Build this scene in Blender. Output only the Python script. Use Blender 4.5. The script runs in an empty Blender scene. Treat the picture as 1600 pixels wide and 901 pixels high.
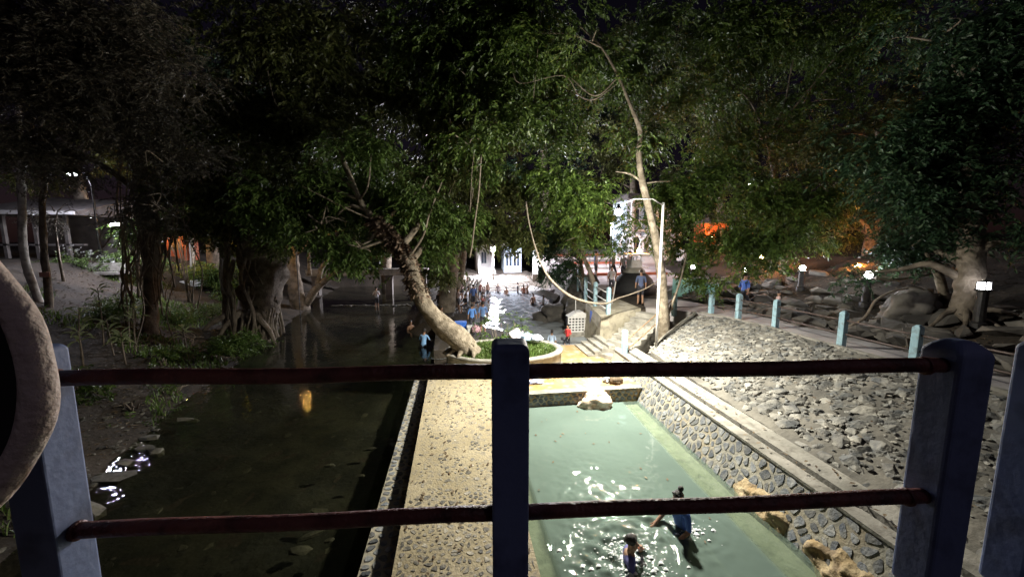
import bpy, bmesh, math, random
import numpy as np
from mathutils import Vector, Matrix, noise as mnoise

random.seed(7); RNG = np.random.default_rng(7)
scene = bpy.context.scene
C = scene.collection
R = math.radians

# ------------------------------------------------------------------ camera, world, light, exposure
F_PX, CX, CY, CAM_Z = 590.0, 800.0, 450.5, 4.8
PITCH = math.atan(72 / 590.0); YAW = R(8.7)
cam_d = bpy.data.cameras.new('camera'); cam = bpy.data.objects.new('camera', cam_d); C.objects.link(cam)
cam.location = (0, 0, CAM_Z); cam.rotation_euler = (math.pi / 2 - PITCH, 0, -YAW)
cam_d.sensor_width = 36; cam_d.lens = 36 * F_PX / 1600; cam_d.clip_start = 0.05; cam_d.clip_end = 2000
scene.camera = cam
world = bpy.data.worlds.new('World'); scene.world = world; world.use_nodes = True
wn = world.node_tree; wn.nodes.clear()
sky = wn.nodes.new('ShaderNodeTexSky'); sky.sky_type = 'NISHITA'; sky.sun_disc = False
FILL_EL, FILL_AZ = R(42), R(150)       # high behind the camera, a little to the right
sky.sun_elevation = FILL_EL; sky.sun_rotation = FILL_AZ
tint = wn.nodes.new('ShaderNodeMix'); tint.data_type = 'RGBA'; tint.blend_type = 'MULTIPLY'
tint.inputs[0].default_value = 1.0; tint.inputs[7].default_value = (1.0, 0.50, 0.62, 1)
bg = wn.nodes.new('ShaderNodeBackground'); bg.inputs[1].default_value = 0.0022
wo = wn.nodes.new('ShaderNodeOutputWorld')
wn.links.new(sky.outputs[0], tint.inputs[6]); wn.links.new(tint.outputs[2], bg.inputs[0]); wn.links.new(bg.outputs[0], wo.inputs[0])
sun_d = bpy.data.lights.new('fill_sun', 'SUN'); sun_d.energy = 0.06; sun_d.angle = R(0.5); sun_d.color = (0.8, 0.8, 1.0)  # added weak fill light for the near posts and ring
sun = bpy.data.objects.new('fill_sun', sun_d); C.objects.link(sun)
_md = Vector((math.sin(FILL_AZ) * math.cos(FILL_EL), math.cos(FILL_AZ) * math.cos(FILL_EL), math.sin(FILL_EL)))
sun.rotation_euler = _md.to_track_quat('Z', 'Y').to_euler(); sun.location = _md * 40
scene.view_settings.view_transform = 'Standard'; scene.view_settings.look = 'None'
scene.view_settings.exposure = 0.0; scene.view_settings.gamma = 1.0; scene.view_settings.use_curve_mapping = False
scene.render.engine = 'CYCLES'
cy = scene.cycles
cy.use_denoising = True; cy.max_bounces = 6; cy.diffuse_bounces = 2; cy.glossy_bounces = 3
cy.transmission_bounces = 3; cy.transparent_max_bounces = 6; cy.caustics_reflective = False; cy.caustics_refractive = False
cy.sample_clamp_indirect = 3.0
FLOOD = Vector((4.85, 10.8, 5.53)); FLOOD_W = 2000.0; SPOT_W = 5000.0

# ------------------------------------------------------------------ pixel helpers (used to read real positions off the photograph's survey)
def ray(px, py):
    x = (px - CX) / F_PX; y = (CY - py) / F_PX
    fw = math.cos(PITCH) + y * math.sin(PITCH); up = -math.sin(PITCH) + y * math.cos(PITCH)
    return Vector((x * math.cos(YAW) + fw * math.sin(YAW), -x * math.sin(YAW) + fw * math.cos(YAW), up))
def at(px, py, z):
    r = ray(px, py); return Vector((0, 0, CAM_Z)) + r * ((z - CAM_Z) / r.z)
def atY(px, py, Y):
    r = ray(px, py); return Vector((0, 0, CAM_Z)) + r * (Y / r.y)

# ------------------------------------------------------------------ materials
def nodes_of(name):
    m = bpy.data.materials.new(name); m.use_nodes = True
    nt = m.node_tree; b = nt.nodes['Principled BSDF']
    return m, nt, b
def mat(name, c1, c2=None, scale=4.0, rough=0.8, bump=0.0, bscale=None, metal=0.0, detail=6, rand=0.0, spots=None, lo=0.35, hi=0.65, coat=0.0):
    """noise-mixed colour, optional per-object brightness spread, optional bump"""
    m, nt, b = nodes_of(name); L = nt.links
    b.inputs['Roughness'].default_value = rough; b.inputs['Metallic'].default_value = metal
    b.inputs['Coat Weight'].default_value = coat
    tc = nt.nodes.new('ShaderNodeNewGeometry')
    n = nt.nodes.new('ShaderNodeTexNoise'); n.inputs['Scale'].default_value = scale; n.inputs['Detail'].default_value = detail
    L.new(tc.outputs['Position'], n.inputs['Vector'])
    cr = nt.nodes.new('ShaderNodeValToRGB'); cr.color_ramp.elements[0].position = lo; cr.color_ramp.elements[1].position = hi
    cr.color_ramp.elements[0].color = (*c1, 1); cr.color_ramp.elements[1].color = (*(c2 or c1), 1)
    L.new(n.outputs['Fac'], cr.inputs[0]); col = cr.outputs[0]
    if spots:
        sc, sx, amt = spots
        n2 = nt.nodes.new('ShaderNodeTexNoise'); n2.inputs['Scale'].default_value = sx; n2.inputs['Detail'].default_value = 4
        L.new(tc.outputs['Position'], n2.inputs['Vector'])
        r2 = nt.nodes.new('ShaderNodeValToRGB'); r2.color_ramp.elements[0].position = 0.5; r2.color_ramp.elements[1].position = 0.68
        r2.color_ramp.elements[1].color = (amt, amt, amt, 1)
        L.new(n2.outputs['Fac'], r2.inputs[0])
        mx = nt.nodes.new('ShaderNodeMix'); mx.data_type = 'RGBA'; mx.inputs[7].default_value = (*sc, 1)
        L.new(r2.outputs[0], mx.inputs[0]); L.new(col, mx.inputs[6]); col = mx.outputs[2]
    if rand:
        oi = nt.nodes.new('ShaderNodeObjectInfo'); isl = tc.outputs['Random Per Island']
        ad = nt.nodes.new('ShaderNodeMath'); ad.operation = 'ADD'; L.new(oi.outputs['Random'], ad.inputs[0]); L.new(isl, ad.inputs[1])
        fr = nt.nodes.new('ShaderNodeMath'); fr.operation = 'FRACT'; L.new(ad.outputs[0], fr.inputs[0])
        mr = nt.nodes.new('ShaderNodeMapRange'); mr.inputs[3].default_value = 1 - rand; mr.inputs[4].default_value = 1 + rand
        L.new(fr.outputs[0], mr.inputs[0])
        hs = nt.nodes.new('ShaderNodeHueSaturation'); L.new(col, hs.inputs['Color']); L.new(mr.outputs[0], hs.inputs['Value']); col = hs.outputs[0]
    L.new(col, b.inputs['Base Color'])
    if bump:
        n3 = nt.nodes.new('ShaderNodeTexNoise'); n3.inputs['Scale'].default_value = bscale or scale * 4; n3.inputs['Detail'].default_value = 8
        L.new(tc.outputs['Position'], n3.inputs['Vector'])
        bp = nt.nodes.new('ShaderNodeBump'); bp.inputs['Strength'].default_value = bump; bp.inputs['Distance'].default_value = 0.03
        L.new(n3.outputs['Fac'], bp.inputs['Height']); L.new(bp.outputs[0], b.inputs['Normal'])
    return m
def emit(name, col, strength):
    m, nt, b = nodes_of(name)
    b.inputs['Base Color'].default_value = (*col, 1); b.inputs['Emission Color'].default_value = (*col, 1)
    b.inputs['Emission Strength'].default_value = strength; return m
def leafmat(name, c1, c2, c3, trans=0.3, rough=0.45):
    m, nt, b = nodes_of(name); L = nt.links
    g = nt.nodes.new('ShaderNodeNewGeometry')
    cr = nt.nodes.new('ShaderNodeValToRGB'); e = cr.color_ramp.elements
    e[0].color = (*c1, 1); e[1].color = (*c3, 1); k = e.new(0.55); k.color = (*c2, 1)
    L.new(g.outputs['Random Per Island'], cr.inputs[0])
    n = nt.nodes.new('ShaderNodeTexNoise'); n.inputs['Scale'].default_value = 0.7; n.inputs['Detail'].default_value = 2
    L.new(g.outputs['Position'], n.inputs['Vector'])
    mr = nt.nodes.new('ShaderNodeMapRange'); mr.inputs[1].default_value = 0.3; mr.inputs[2].default_value = 0.7
    mr.inputs[3].default_value = 0.6; mr.inputs[4].default_value = 1.35; L.new(n.outputs['Fac'], mr.inputs[0])
    hs = nt.nodes.new('ShaderNodeHueSaturation'); L.new(cr.outputs[0], hs.inputs['Color']); L.new(mr.outputs[0], hs.inputs['Value'])
    L.new(hs.outputs[0], b.inputs['Base Color']); b.inputs['Roughness'].default_value = rough
    t = nt.nodes.new('ShaderNodeBsdfTranslucent'); L.new(hs.outputs[0], t.inputs[0])
    mx = nt.nodes.new('ShaderNodeMixShader'); mx.inputs[0].default_value = trans
    o = nt.nodes['Material Output']; L.new(b.outputs[0], mx.inputs[1]); L.new(t.outputs[0], mx.inputs[2]); L.new(mx.outputs[0], o.inputs[0])
    return m
def water(name, body, opacity, rough, tint, bump=0.0, bscale=3.0, depth=False):
    """turbid water: fresnel reflection over a mix of milky body and clear tint"""
    m, nt, b = nodes_of(name); L = nt.links; nt.nodes.remove(b); o = nt.nodes['Material Output']
    d = nt.nodes.new('ShaderNodeBsdfDiffuse'); t = nt.nodes.new('ShaderNodeBsdfTransparent'); t.inputs[0].default_value = (*tint, 1)
    g = nt.nodes.new('ShaderNodeBsdfGlossy'); g.inputs['Roughness'].default_value = rough; g.inputs[0].default_value = (1, 1, 1, 1)
    geo = nt.nodes.new('ShaderNodeNewGeometry')
    n = nt.nodes.new('ShaderNodeTexNoise'); n.inputs['Scale'].default_value = 0.5; n.inputs['Detail'].default_value = 4; L.new(geo.outputs['Position'], n.inputs['Vector'])
    cr = nt.nodes.new('ShaderNodeValToRGB'); cr.color_ramp.elements[0].position = 0.3; cr.color_ramp.elements[1].position = 0.7
    cr.color_ramp.elements[0].color = (*[v * 0.85 for v in body], 1); cr.color_ramp.elements[1].color = (*[min(1, v * 1.12) for v in body], 1)
    L.new(n.outputs['Fac'], cr.inputs[0]); L.new(cr.outputs[0], d.inputs[0])
    m1 = nt.nodes.new('ShaderNodeMixShader'); m1.inputs[0].default_value = opacity; L.new(t.outputs[0], m1.inputs[1]); L.new(d.outputs[0], m1.inputs[2])
    if depth:      # turbidity grows with the water depth stored on the sheet
        at_ = nt.nodes.new('ShaderNodeAttribute'); at_.attribute_name = 'depth'
        md = nt.nodes.new('ShaderNodeMapRange'); md.inputs[1].default_value = 0.05; md.inputs[2].default_value = 0.6; md.inputs[3].default_value = 0.30; md.inputs[4].default_value = opacity
        L.new(at_.outputs['Fac'], md.inputs[0]); L.new(md.outputs[0], m1.inputs[0])
    fr = nt.nodes.new('ShaderNodeFresnel'); fr.inputs[0].default_value = 1.33
    m2 = nt.nodes.new('ShaderNodeMixShader'); bf = nt.nodes.new('ShaderNodeMath'); bf.operation = 'MULTIPLY_ADD'; bf.inputs[1].default_value = -1; bf.inputs[2].default_value = 1; L.new(geo.outputs['Backfacing'], bf.inputs[0])
    fm = nt.nodes.new('ShaderNodeMath'); fm.operation = 'MULTIPLY'; L.new(fr.outputs[0], fm.inputs[0]); L.new(bf.outputs[0], fm.inputs[1])
    L.new(fm.outputs[0], m2.inputs[0]); L.new(m1.outputs[0], m2.inputs[1]); L.new(g.outputs[0], m2.inputs[2])
    L.new(m2.outputs[0], o.inputs[0])
    if bump:
        n3 = nt.nodes.new('ShaderNodeTexNoise'); n3.inputs['Scale'].default_value = bscale; n3.inputs['Detail'].default_value = 2 if depth else 3
        L.new(geo.outputs['Position'], n3.inputs['Vector'])
        bp = nt.nodes.new('ShaderNodeBump'); bp.inputs['Strength'].default_value = bump; bp.inputs['Distance'].default_value = 0.05
        L.new(n3.outputs['Fac'], bp.inputs['Height']); L.new(bp.outputs[0], g.inputs['Normal']); L.new(bp.outputs[0], fr.inputs['Normal'])
        if depth:   # chop stored on the sheet: rough only around the bathers
            ac = nt.nodes.new('ShaderNodeAttribute'); ac.attribute_name = 'chop'; mc = nt.nodes.new('ShaderNodeMath'); mc.operation = 'MULTIPLY'; mc.inputs[1].default_value = bump; L.new(ac.outputs['Fac'], mc.inputs[0]); L.new(mc.outputs[0], bp.inputs['Strength'])
    return m
def objcolor(name, rough=0.8):
    m, nt, b = nodes_of(name); oi = nt.nodes.new('ShaderNodeObjectInfo')
    n = nt.nodes.new('ShaderNodeTexNoise'); n.inputs['Scale'].default_value = 9
    mr = nt.nodes.new('ShaderNodeMapRange'); mr.inputs[3].default_value = 0.7; mr.inputs[4].default_value = 1.15; nt.links.new(n.outputs['Fac'], mr.inputs[0])
    hs = nt.nodes.new('ShaderNodeHueSaturation'); nt.links.new(oi.outputs['Color'], hs.inputs['Color']); nt.links.new(mr.outputs[0], hs.inputs['Value'])
    nt.links.new(hs.outputs[0], b.inputs['Base Color']); b.inputs['Roughness'].default_value = rough; return m

M = {}
M['soil'] = mat('soil', (0.016, 0.0125, 0.009), (0.055, 0.042, 0.03), 0.8, 0.95, 0.8, 9, spots=((0.075, 0.06, 0.045), 14, 0.6))
M['mortar'] = mat('mortar', (0.30, 0.27, 0.20), (0.44, 0.40, 0.31), 2.2, 0.9, 0.5, 16, spots=((0.17, 0.15, 0.12), 5, 0.7))
M['walk'] = mat('walkway_mortar', (0.33, 0.275, 0.17), (0.44, 0.375, 0.25), 1.1, 0.85, 0.6, 22, spots=((0.24, 0.22, 0.18), 11, 0.8))
M['pebble'] = mat('embedded_stone', (0.12, 0.115, 0.105), (0.34, 0.31, 0.25), 9, 0.7, 0.5, 30, rand=0.65)
M['wallstone'] = mat('wall_stone', (0.10, 0.115, 0.14), (0.26, 0.26, 0.25), 7, 0.75, 0.5, 26, rand=0.5)
M['wallmortar'] = mat('wall_mortar', (0.36, 0.34, 0.28), (0.24, 0.23, 0.20), 1.5, 0.9, 0.6, 18, spots=((0.36, 0.27, 0.14), 1.6, 0.5))
M['rock'] = mat('slope_rock', (0.10, 0.105, 0.108), (0.30, 0.285, 0.25), 3.2, 0.85, 0.9, 14, rand=0.45)
M['slopemortar'] = mat('slope_mortar', (0.10, 0.095, 0.085), (0.22, 0.205, 0.175), 1.4, 0.95, 0.9, 10)
M['boulder'] = mat('hill_boulder', (0.06, 0.055, 0.05), (0.17, 0.155, 0.135), 1.6, 0.9, 0.8, 7, rand=0.4)
M['concrete'] = mat('concrete', (0.24, 0.23, 0.20), (0.38, 0.36, 0.32), 1.8, 0.9, 0.4, 20, spots=((0.13, 0.12, 0.10), 4, 0.7))
M['pathconc'] = mat('path_concrete', (0.28, 0.26, 0.26), (0.42, 0.39, 0.38), 1.2, 0.9, 0.3, 25)
M['wetorange'] = mat('iron_stained_concrete', (0.33, 0.195, 0.07), (0.44, 0.30, 0.15), 1.4, 0.35, 0.2, 12, spots=((0.5, 0.46, 0.36), 3, 0.8))
M['travertine'] = mat('mineral_crust', (0.34, 0.235, 0.115), (0.46, 0.37, 0.23), 4.0, 0.9, 1.0, 16, spots=((0.15, 0.11, 0.07), 5, 0.8))
M['pinkrock'] = mat('pale_boulder', (0.62, 0.46, 0.34), (0.75, 0.63, 0.52), 3.5, 0.85, 0.9, 14, spots=((0.5, 0.25, 0.12), 6, 0.6))
M['poolwater'] = water('pool_water', (0.15, 0.205, 0.18), 0.88, 0.015, (0.80, 0.90, 0.82), 1.0, 9.0, depth=True)
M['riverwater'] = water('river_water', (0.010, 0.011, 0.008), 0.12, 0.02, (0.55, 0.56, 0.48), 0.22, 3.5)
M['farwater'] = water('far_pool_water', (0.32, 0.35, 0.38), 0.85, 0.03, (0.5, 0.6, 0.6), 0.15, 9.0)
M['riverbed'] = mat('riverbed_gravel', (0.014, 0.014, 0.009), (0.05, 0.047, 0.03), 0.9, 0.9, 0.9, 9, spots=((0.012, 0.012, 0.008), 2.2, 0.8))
M['poolfloor'] = mat('pool_floor', (0.25, 0.26, 0.17), (0.36, 0.37, 0.25), 1.2, 0.9, 0.3, 8)
M['algae'] = mat('algae_stone', (0.34, 0.32, 0.22), (0.46, 0.43, 0.32), 2.2, 0.9, 0.5, 12, spots=((0.2, 0.19, 0.13), 5, 0.7))
M['riverstone'] = mat('river_stone', (0.05, 0.047, 0.037), (0.14, 0.13, 0.10), 3, 0.7, 0.5, 16, rand=0.5)
M['bark'] = mat('bark', (0.10, 0.08, 0.06), (0.24, 0.20, 0.155), 3.5, 0.95, 1.0, 14)
M['palebark'] = mat('pale_bark', (0.13, 0.105, 0.075), (0.30, 0.255, 0.195), 4.5, 0.9, 1.0, 22, spots=((0.09, 0.07, 0.045), 6, 0.85))
M['shag'] = mat('shaggy_bark', (0.09, 0.06, 0.045), (0.24, 0.17, 0.12), 6.0, 1.0, 1.0, 18)
M['whitebark'] = mat('white_bark', (0.42, 0.40, 0.36), (0.62, 0.60, 0.55), 4.0, 0.9, 0.5, 14, spots=((0.2, 0.18, 0.15), 7, 0.7))
M['vine'] = mat('vine_bark', (0.16, 0.13, 0.10), (0.27, 0.225, 0.175), 8.0, 0.95, 0.5, 30)
M['leaf'] = leafmat('leaf_green', (0.035, 0.065, 0.012), (0.07, 0.12, 0.022), (0.13, 0.19, 0.04))
M['leafolive'] = leafmat('leaf_olive', (0.045, 0.055, 0.015), (0.09, 0.11, 0.03), (0.16, 0.17, 0.06))
M['leafdark'] = leafmat('leaf_dark', (0.015, 0.04, 0.022), (0.03, 0.065, 0.03), (0.06, 0.11, 0.05))
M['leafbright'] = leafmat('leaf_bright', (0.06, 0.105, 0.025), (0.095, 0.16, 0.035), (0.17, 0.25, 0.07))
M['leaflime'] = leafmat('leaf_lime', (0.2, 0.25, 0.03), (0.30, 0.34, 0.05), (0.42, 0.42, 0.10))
M['leafgrey'] = leafmat('leaf_feather', (0.055, 0.05, 0.04), (0.10, 0.09, 0.07), (0.17, 0.15, 0.12))
M['leafpale'] = leafmat('leaf_pale', (0.24, 0.30, 0.12), (0.34, 0.40, 0.19), (0.46, 0.48, 0.3))
M['grass'] = leafmat('grass_blade', (0.07, 0.12, 0.02), (0.11, 0.19, 0.04), (0.2, 0.26, 0.08))
M['flower'] = mat('white_petal', (0.75, 0.75, 0.72), (0.85, 0.85, 0.85), 8)
M['bluepaint'] = mat('blue_paint', (0.17, 0.23, 0.45), (0.23, 0.30, 0.54), 1.3, 0.55, 0.12, 30, spots=((0.055, 0.06, 0.10), 7, 0.6))
M['ltbluepaint'] = mat('light_blue_paint', (0.32, 0.52, 0.62), (0.42, 0.62, 0.70), 3.0, 0.6, 0.2, 40, spots=((0.16, 0.2, 0.22), 9, 0.6))
M['rustpaint'] = mat('maroon_paint', (0.14, 0.038, 0.034), (0.24, 0.085, 0.07), 6.0, 0.45, 0.35, 60, spots=((0.05, 0.02, 0.018), 14, 0.8))
M['ring'] = mat('beige_wrap', (0.66, 0.54, 0.50), (0.76, 0.64, 0.59), 5.0, 0.9, 0.5, 40, spots=((0.30, 0.23, 0.21), 7, 0.5))
M['blackpaint'] = mat('black_paint', (0.012, 0.011, 0.013), (0.02, 0.02, 0.022), 5, 0.7, 0.2, 30)
M['darkmetal'] = mat('dark_metal', (0.035, 0.035, 0.04), (0.07, 0.065, 0.06), 7, 0.5, 0.2, 30, metal=0.6)
M['white'] = mat('white_paint', (0.66, 0.65, 0.64), (0.78, 0.77, 0.76), 3, 0.7, 0.15, 30, spots=((0.45, 0.43, 0.4), 6, 0.6))
M['bluegrey'] = mat('blue_grey_wall', (0.36, 0.44, 0.52), (0.50, 0.57, 0.64), 1.5, 0.85, 0.2, 20)
M['teal'] = mat('teal_paint', (0.18, 0.40, 0.34), (0.28, 0.50, 0.43), 2, 0.75, 0.2, 20, spots=((0.12, 0.2, 0.18), 4, 0.6))
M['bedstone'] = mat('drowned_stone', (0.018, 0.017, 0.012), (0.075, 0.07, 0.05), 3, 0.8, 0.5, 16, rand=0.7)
M['rooftile'] = mat('roof_sheet', (0.10, 0.09, 0.09), (0.20, 0.18, 0.17), 3, 0.8, 0.4, 18)
M['redpaint'] = mat('red_brown_paint', (0.34, 0.09, 0.05), (0.45, 0.15, 0.08), 3, 0.8, 0.2, 20)
M['wood'] = mat('weathered_wood', (0.18, 0.11, 0.06), (0.30, 0.20, 0.12), 6, 0.8, 0.4, 30)
M['glassdark'] = mat('dark_pane', (0.02, 0.03, 0.05), (0.05, 0.07, 0.1), 2, 0.1)
M['bluepanel'] = mat('blue_panel', (0.05, 0.12, 0.55), (0.1, 0.2, 0.7), 2, 0.6)
M['pink'] = mat('pink_board', (0.62, 0.32, 0.26), (0.72, 0.42, 0.34), 6, 0.8)
M['plazafloor'] = mat('plaza_paving', (0.42, 0.36, 0.36), (0.58, 0.52, 0.52), 1.5, 0.85, 0.4, 14, spots=((0.3, 0.24, 0.22), 3, 0.6))
M['skin'] = mat('skin', (0.34, 0.19, 0.12), (0.42, 0.25, 0.165), 9, 0.6, 0.1, 60)
M['hair'] = mat('black_hair', (0.012, 0.010, 0.009), (0.03, 0.025, 0.022), 40, 0.45, 0.6, 90)
M['cloth'] = objcolor('clothing'); M['trousers'] = mat('dark_trousers', (0.03, 0.03, 0.04), (0.06, 0.06, 0.075), 8, 0.85, 0.3, 40)
M['lens'] = emit('lantern_glass', (0.93, 0.95, 1.0), 300.0)
M['lensnear'] = emit('near_lantern_glass', (0.95, 0.95, 1.0), 40.0)
M['orangelens'] = emit('orange_lamp_glass', (1.0, 0.36, 0.07), 1200.0)
M['whitelens'] = emit('street_lamp_glass', (0.86, 0.86, 1.0), 750.0)
M['farlens'] = emit('far_floodlight_glass', (0.94, 0.92, 1.0), 8000.0)

# ------------------------------------------------------------------ mesh builder and object helpers
class MB:
    def __init__(s): s.v = []; s.f = []
    def add(s, vs, fs):
        o = len(s.v); s.v += [tuple(p) for p in vs]; s.f += [tuple(i + o for i in f) for f in fs]; return s
    def box(s, x0, x1, y0, y1, z0, z1):
        return s.add([(x0, y0, z0), (x1, y0, z0), (x1, y1, z0), (x0, y1, z0), (x0, y0, z1), (x1, y0, z1), (x1, y1, z1), (x0, y1, z1)],
                     [(3, 2, 1, 0), (4, 5, 6, 7), (0, 1, 5, 4), (1, 2, 6, 5), (2, 3, 7, 6), (3, 0, 4, 7)])
    def hull8(s, bot, top):
        n = len(bot); return s.add(list(bot) + list(top), [tuple(range(n - 1, -1, -1)), tuple(range(n, 2 * n))] + [(i, (i + 1) % n, n + (i + 1) % n, n + i) for i in range(n)])
    def post(s, c, ux, uy, w, d, z0, z1, bev=0.015, dome=0.0):
        """square post with chamfered top; ux/uy horizontal unit vectors"""
        ux = Vector(ux); uy = Vector(uy); rings = []
        for (sc, z) in ((1, z0), (1, z1 - bev), (1 - 2 * bev / w, z1), ) + (((0.45, z1 + dome),) if dome else ()):
            rings.append([Vector((c[0], c[1], 0)) + ux * (a * w / 2 * sc) + uy * (b * d / 2 * sc) + Vector((0, 0, z)) for a, b in ((-1, -1), (1, -1), (1, 1), (-1, 1))])
        vs = [p for r in rings for p in r]; fs = [(3, 2, 1, 0)]
        for k in range(len(rings) - 1):
            fs += [(4 * k + i, 4 * k + (i + 1) % 4, 4 * k + 4 + (i + 1) % 4, 4 * k + 4 + i) for i in range(4)]
        k = 4 * (len(rings) - 1); fs.append((k, k + 1, k + 2, k + 3)); return s.add(vs, fs)
    def tube(s, pts, rad, n=8, wob=0.0, cap=True):
        pts = [Vector(p) for p in pts]; m = len(pts)
        rad = list(rad) if hasattr(rad, '__len__') else [rad] * m
        t0 = (pts[1] - pts[0]).normalized(); ref = Vector((0, 0, 1)) if abs(t0.z) < 0.9 else Vector((1, 0, 0))
        a = t0.cross(ref).normalized(); vs = []
        for i in range(m):
            t = (pts[min(i + 1, m - 1)] - pts[max(i - 1, 0)]).normalized()
            a = (a - t * a.dot(t)).normalized(); b = t.cross(a)
            for k in range(n):
                th = 2 * math.pi * k / n; r = rad[i]
                if wob: r *= 1 + wob * (mnoise.noise(pts[i] * 1.7 + Vector((math.cos(th) * 1.3, math.sin(th) * 1.3, 0))) + 0.55 * mnoise.noise(pts[i] * 6.1 + Vector((math.cos(th) * 2.5, math.sin(th) * 2.5, 5))))
                vs.append(pts[i] + (a * math.cos(th) + b * math.sin(th)) * r)
        fs = [(i * n + k, i * n + (k + 1) % n, (i + 1) * n + (k + 1) % n, (i + 1) * n + k) for i in range(m - 1) for k in range(n)]
        if cap: fs += [tuple(range(n - 1, -1, -1)), tuple(range((m - 1) * n, m * n))]
        return s.add(vs, fs)
    def lathe(s, c, prof, n=16):
        c = Vector(c); vs = []
        for r, z in prof:
            for k in range(n): th = 2 * math.pi * k / n; vs.append(c + Vector((r * math.cos(th), r * math.sin(th), z)))
        m = len(prof); fs = [(i * n + k, i * n + (k + 1) % n, (i + 1) * n + (k + 1) % n, (i + 1) * n + k) for i in range(m - 1) for k in range(n)]
        fs += [tuple(range(n - 1, -1, -1)), tuple(range((m - 1) * n, m * n))]
        return s.add(vs, fs)
    def build(s, name, m, parent=None, smooth=False):
        me = bpy.data.meshes.new(name); me.from_pydata([tuple(p) for p in s.v], [], s.f)
        return obj(name, me, m, parent, smooth)
def obj(name, me, m, parent=None, smooth=False):
    if m is not None and not me.materials:
        for q in (m if isinstance(m, (list, tuple)) else [m]): me.materials.append(M[q] if isinstance(q, str) else q)
    if smooth: me.polygons.foreach_set('use_smooth', [True] * len(me.polygons))
    o = bpy.data.objects.new(name, me); C.objects.link(o)
    if parent is not None:
        o.parent = parent; o.matrix_parent_inverse = PARINV.get(parent.name) or Matrix.Identity(4)
    return o
PARINV = {}
def tag(o, label, cat, group=None):
    o['label'] = label; o['category'] = cat
    if group: o['group'] = group
    return o
def thing(name, label, cat, loc, group=None):
    """Empty at the thing's base; parts are modelled in world space and keep their place"""
    o = bpy.data.objects.new(name, None); C.objects.link(o); o.location = loc; o.empty_display_size = 0.2
    PARINV[o.name] = Matrix.Translation(Vector(loc)).inverted()
    return tag(o, label, cat, group)
def structure(o): o['kind'] = 'structure'; return o
def stuff(o): o['kind'] = 'stuff'; return o
def np_mesh(name, verts, quads=None, tris=None):
    me = bpy.data.meshes.new(name); verts = np.asarray(verts, np.float32)
    me.vertices.add(len(verts)); me.vertices.foreach_set('co', verts.ravel())
    idx = quads if quads is not None else tris; k = idx.shape[1]; n = len(idx)
    me.loops.add(n * k); me.loops.foreach_set('vertex_index', idx.astype(np.int32).ravel())
    me.polygons.add(n); me.polygons.foreach_set('loop_start', np.arange(0, n * k, k, dtype=np.int32))
    me.polygons.foreach_set('loop_total', np.full(n, k, np.int32)); me.update(calc_edges=True); return me
def grid_mesh(name, xs, ys, fn):
    X, Y = np.meshgrid(xs, ys); Z = fn(X, Y); nx, ny = len(xs), len(ys)
    v = np.stack([X, Y, Z], -1).reshape(-1, 3); i = np.arange((ny - 1) * nx).reshape(ny - 1, nx)[:, :-1].ravel()
    return np_mesh(name, v, np.stack([i, i + 1, i + nx + 1, i + nx], 1))
def vnoise(x, y, s, seed=0):
    """cheap smooth value noise"""
    x = x * s + seed * 17.3; y = y * s + seed * 9.1; xi = np.floor(x); yi = np.floor(y); fx = x - xi; fy = y - yi
    h = lambda a, b: np.mod(np.sin(a * 127.1 + b * 311.7 + seed * 5.7) * 43758.5453, 1.0)
    fx = fx * fx * (3 - 2 * fx); fy = fy * fy * (3 - 2 * fy)
    return (h(xi, yi) * (1 - fx) + h(xi + 1, yi) * fx) * (1 - fy) + (h(xi, yi + 1) * (1 - fx) + h(xi + 1, yi + 1) * fx) * fy - 0.5
def smooth(pts, k=6):
    """Catmull-Rom through points (any dimension)"""
    P = [np.array(p, float) for p in pts]; P = [2 * P[0] - P[1]] + P + [2 * P[-1] - P[-2]]; out = []
    for i in range(1, len(P) - 2):
        for j in range(k):
            t = j / k; a, b, c, d = P[i - 1:i + 3]
            out.append(0.5 * (2 * b + (c - a) * t + (2 * a - 5 * b + 4 * c - d) * t * t + (3 * b - a - 3 * c + d) * t ** 3))
    out.append(P[-2]); return out
def rock_mesh(name, seed, flat=0.6, n=15, top=False):
    rr = random.Random(seed); bm = bmesh.new()
    for _ in range(n):
        v = Vector((rr.gauss(0, 1), rr.gauss(0, 1), rr.gauss(0, 1))).normalized() * rr.uniform(0.8, 1.1)
        bm.verts.new((v.x, v.y, v.z * flat))
    bmesh.ops.convex_hull(bm, input=bm.verts); bmesh.ops.delete(bm, geom=[v for v in bm.verts if not v.link_faces], context='VERTS')
    me = bpy.data.meshes.new(name); bm.to_mesh(me); bm.free(); return me
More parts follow.
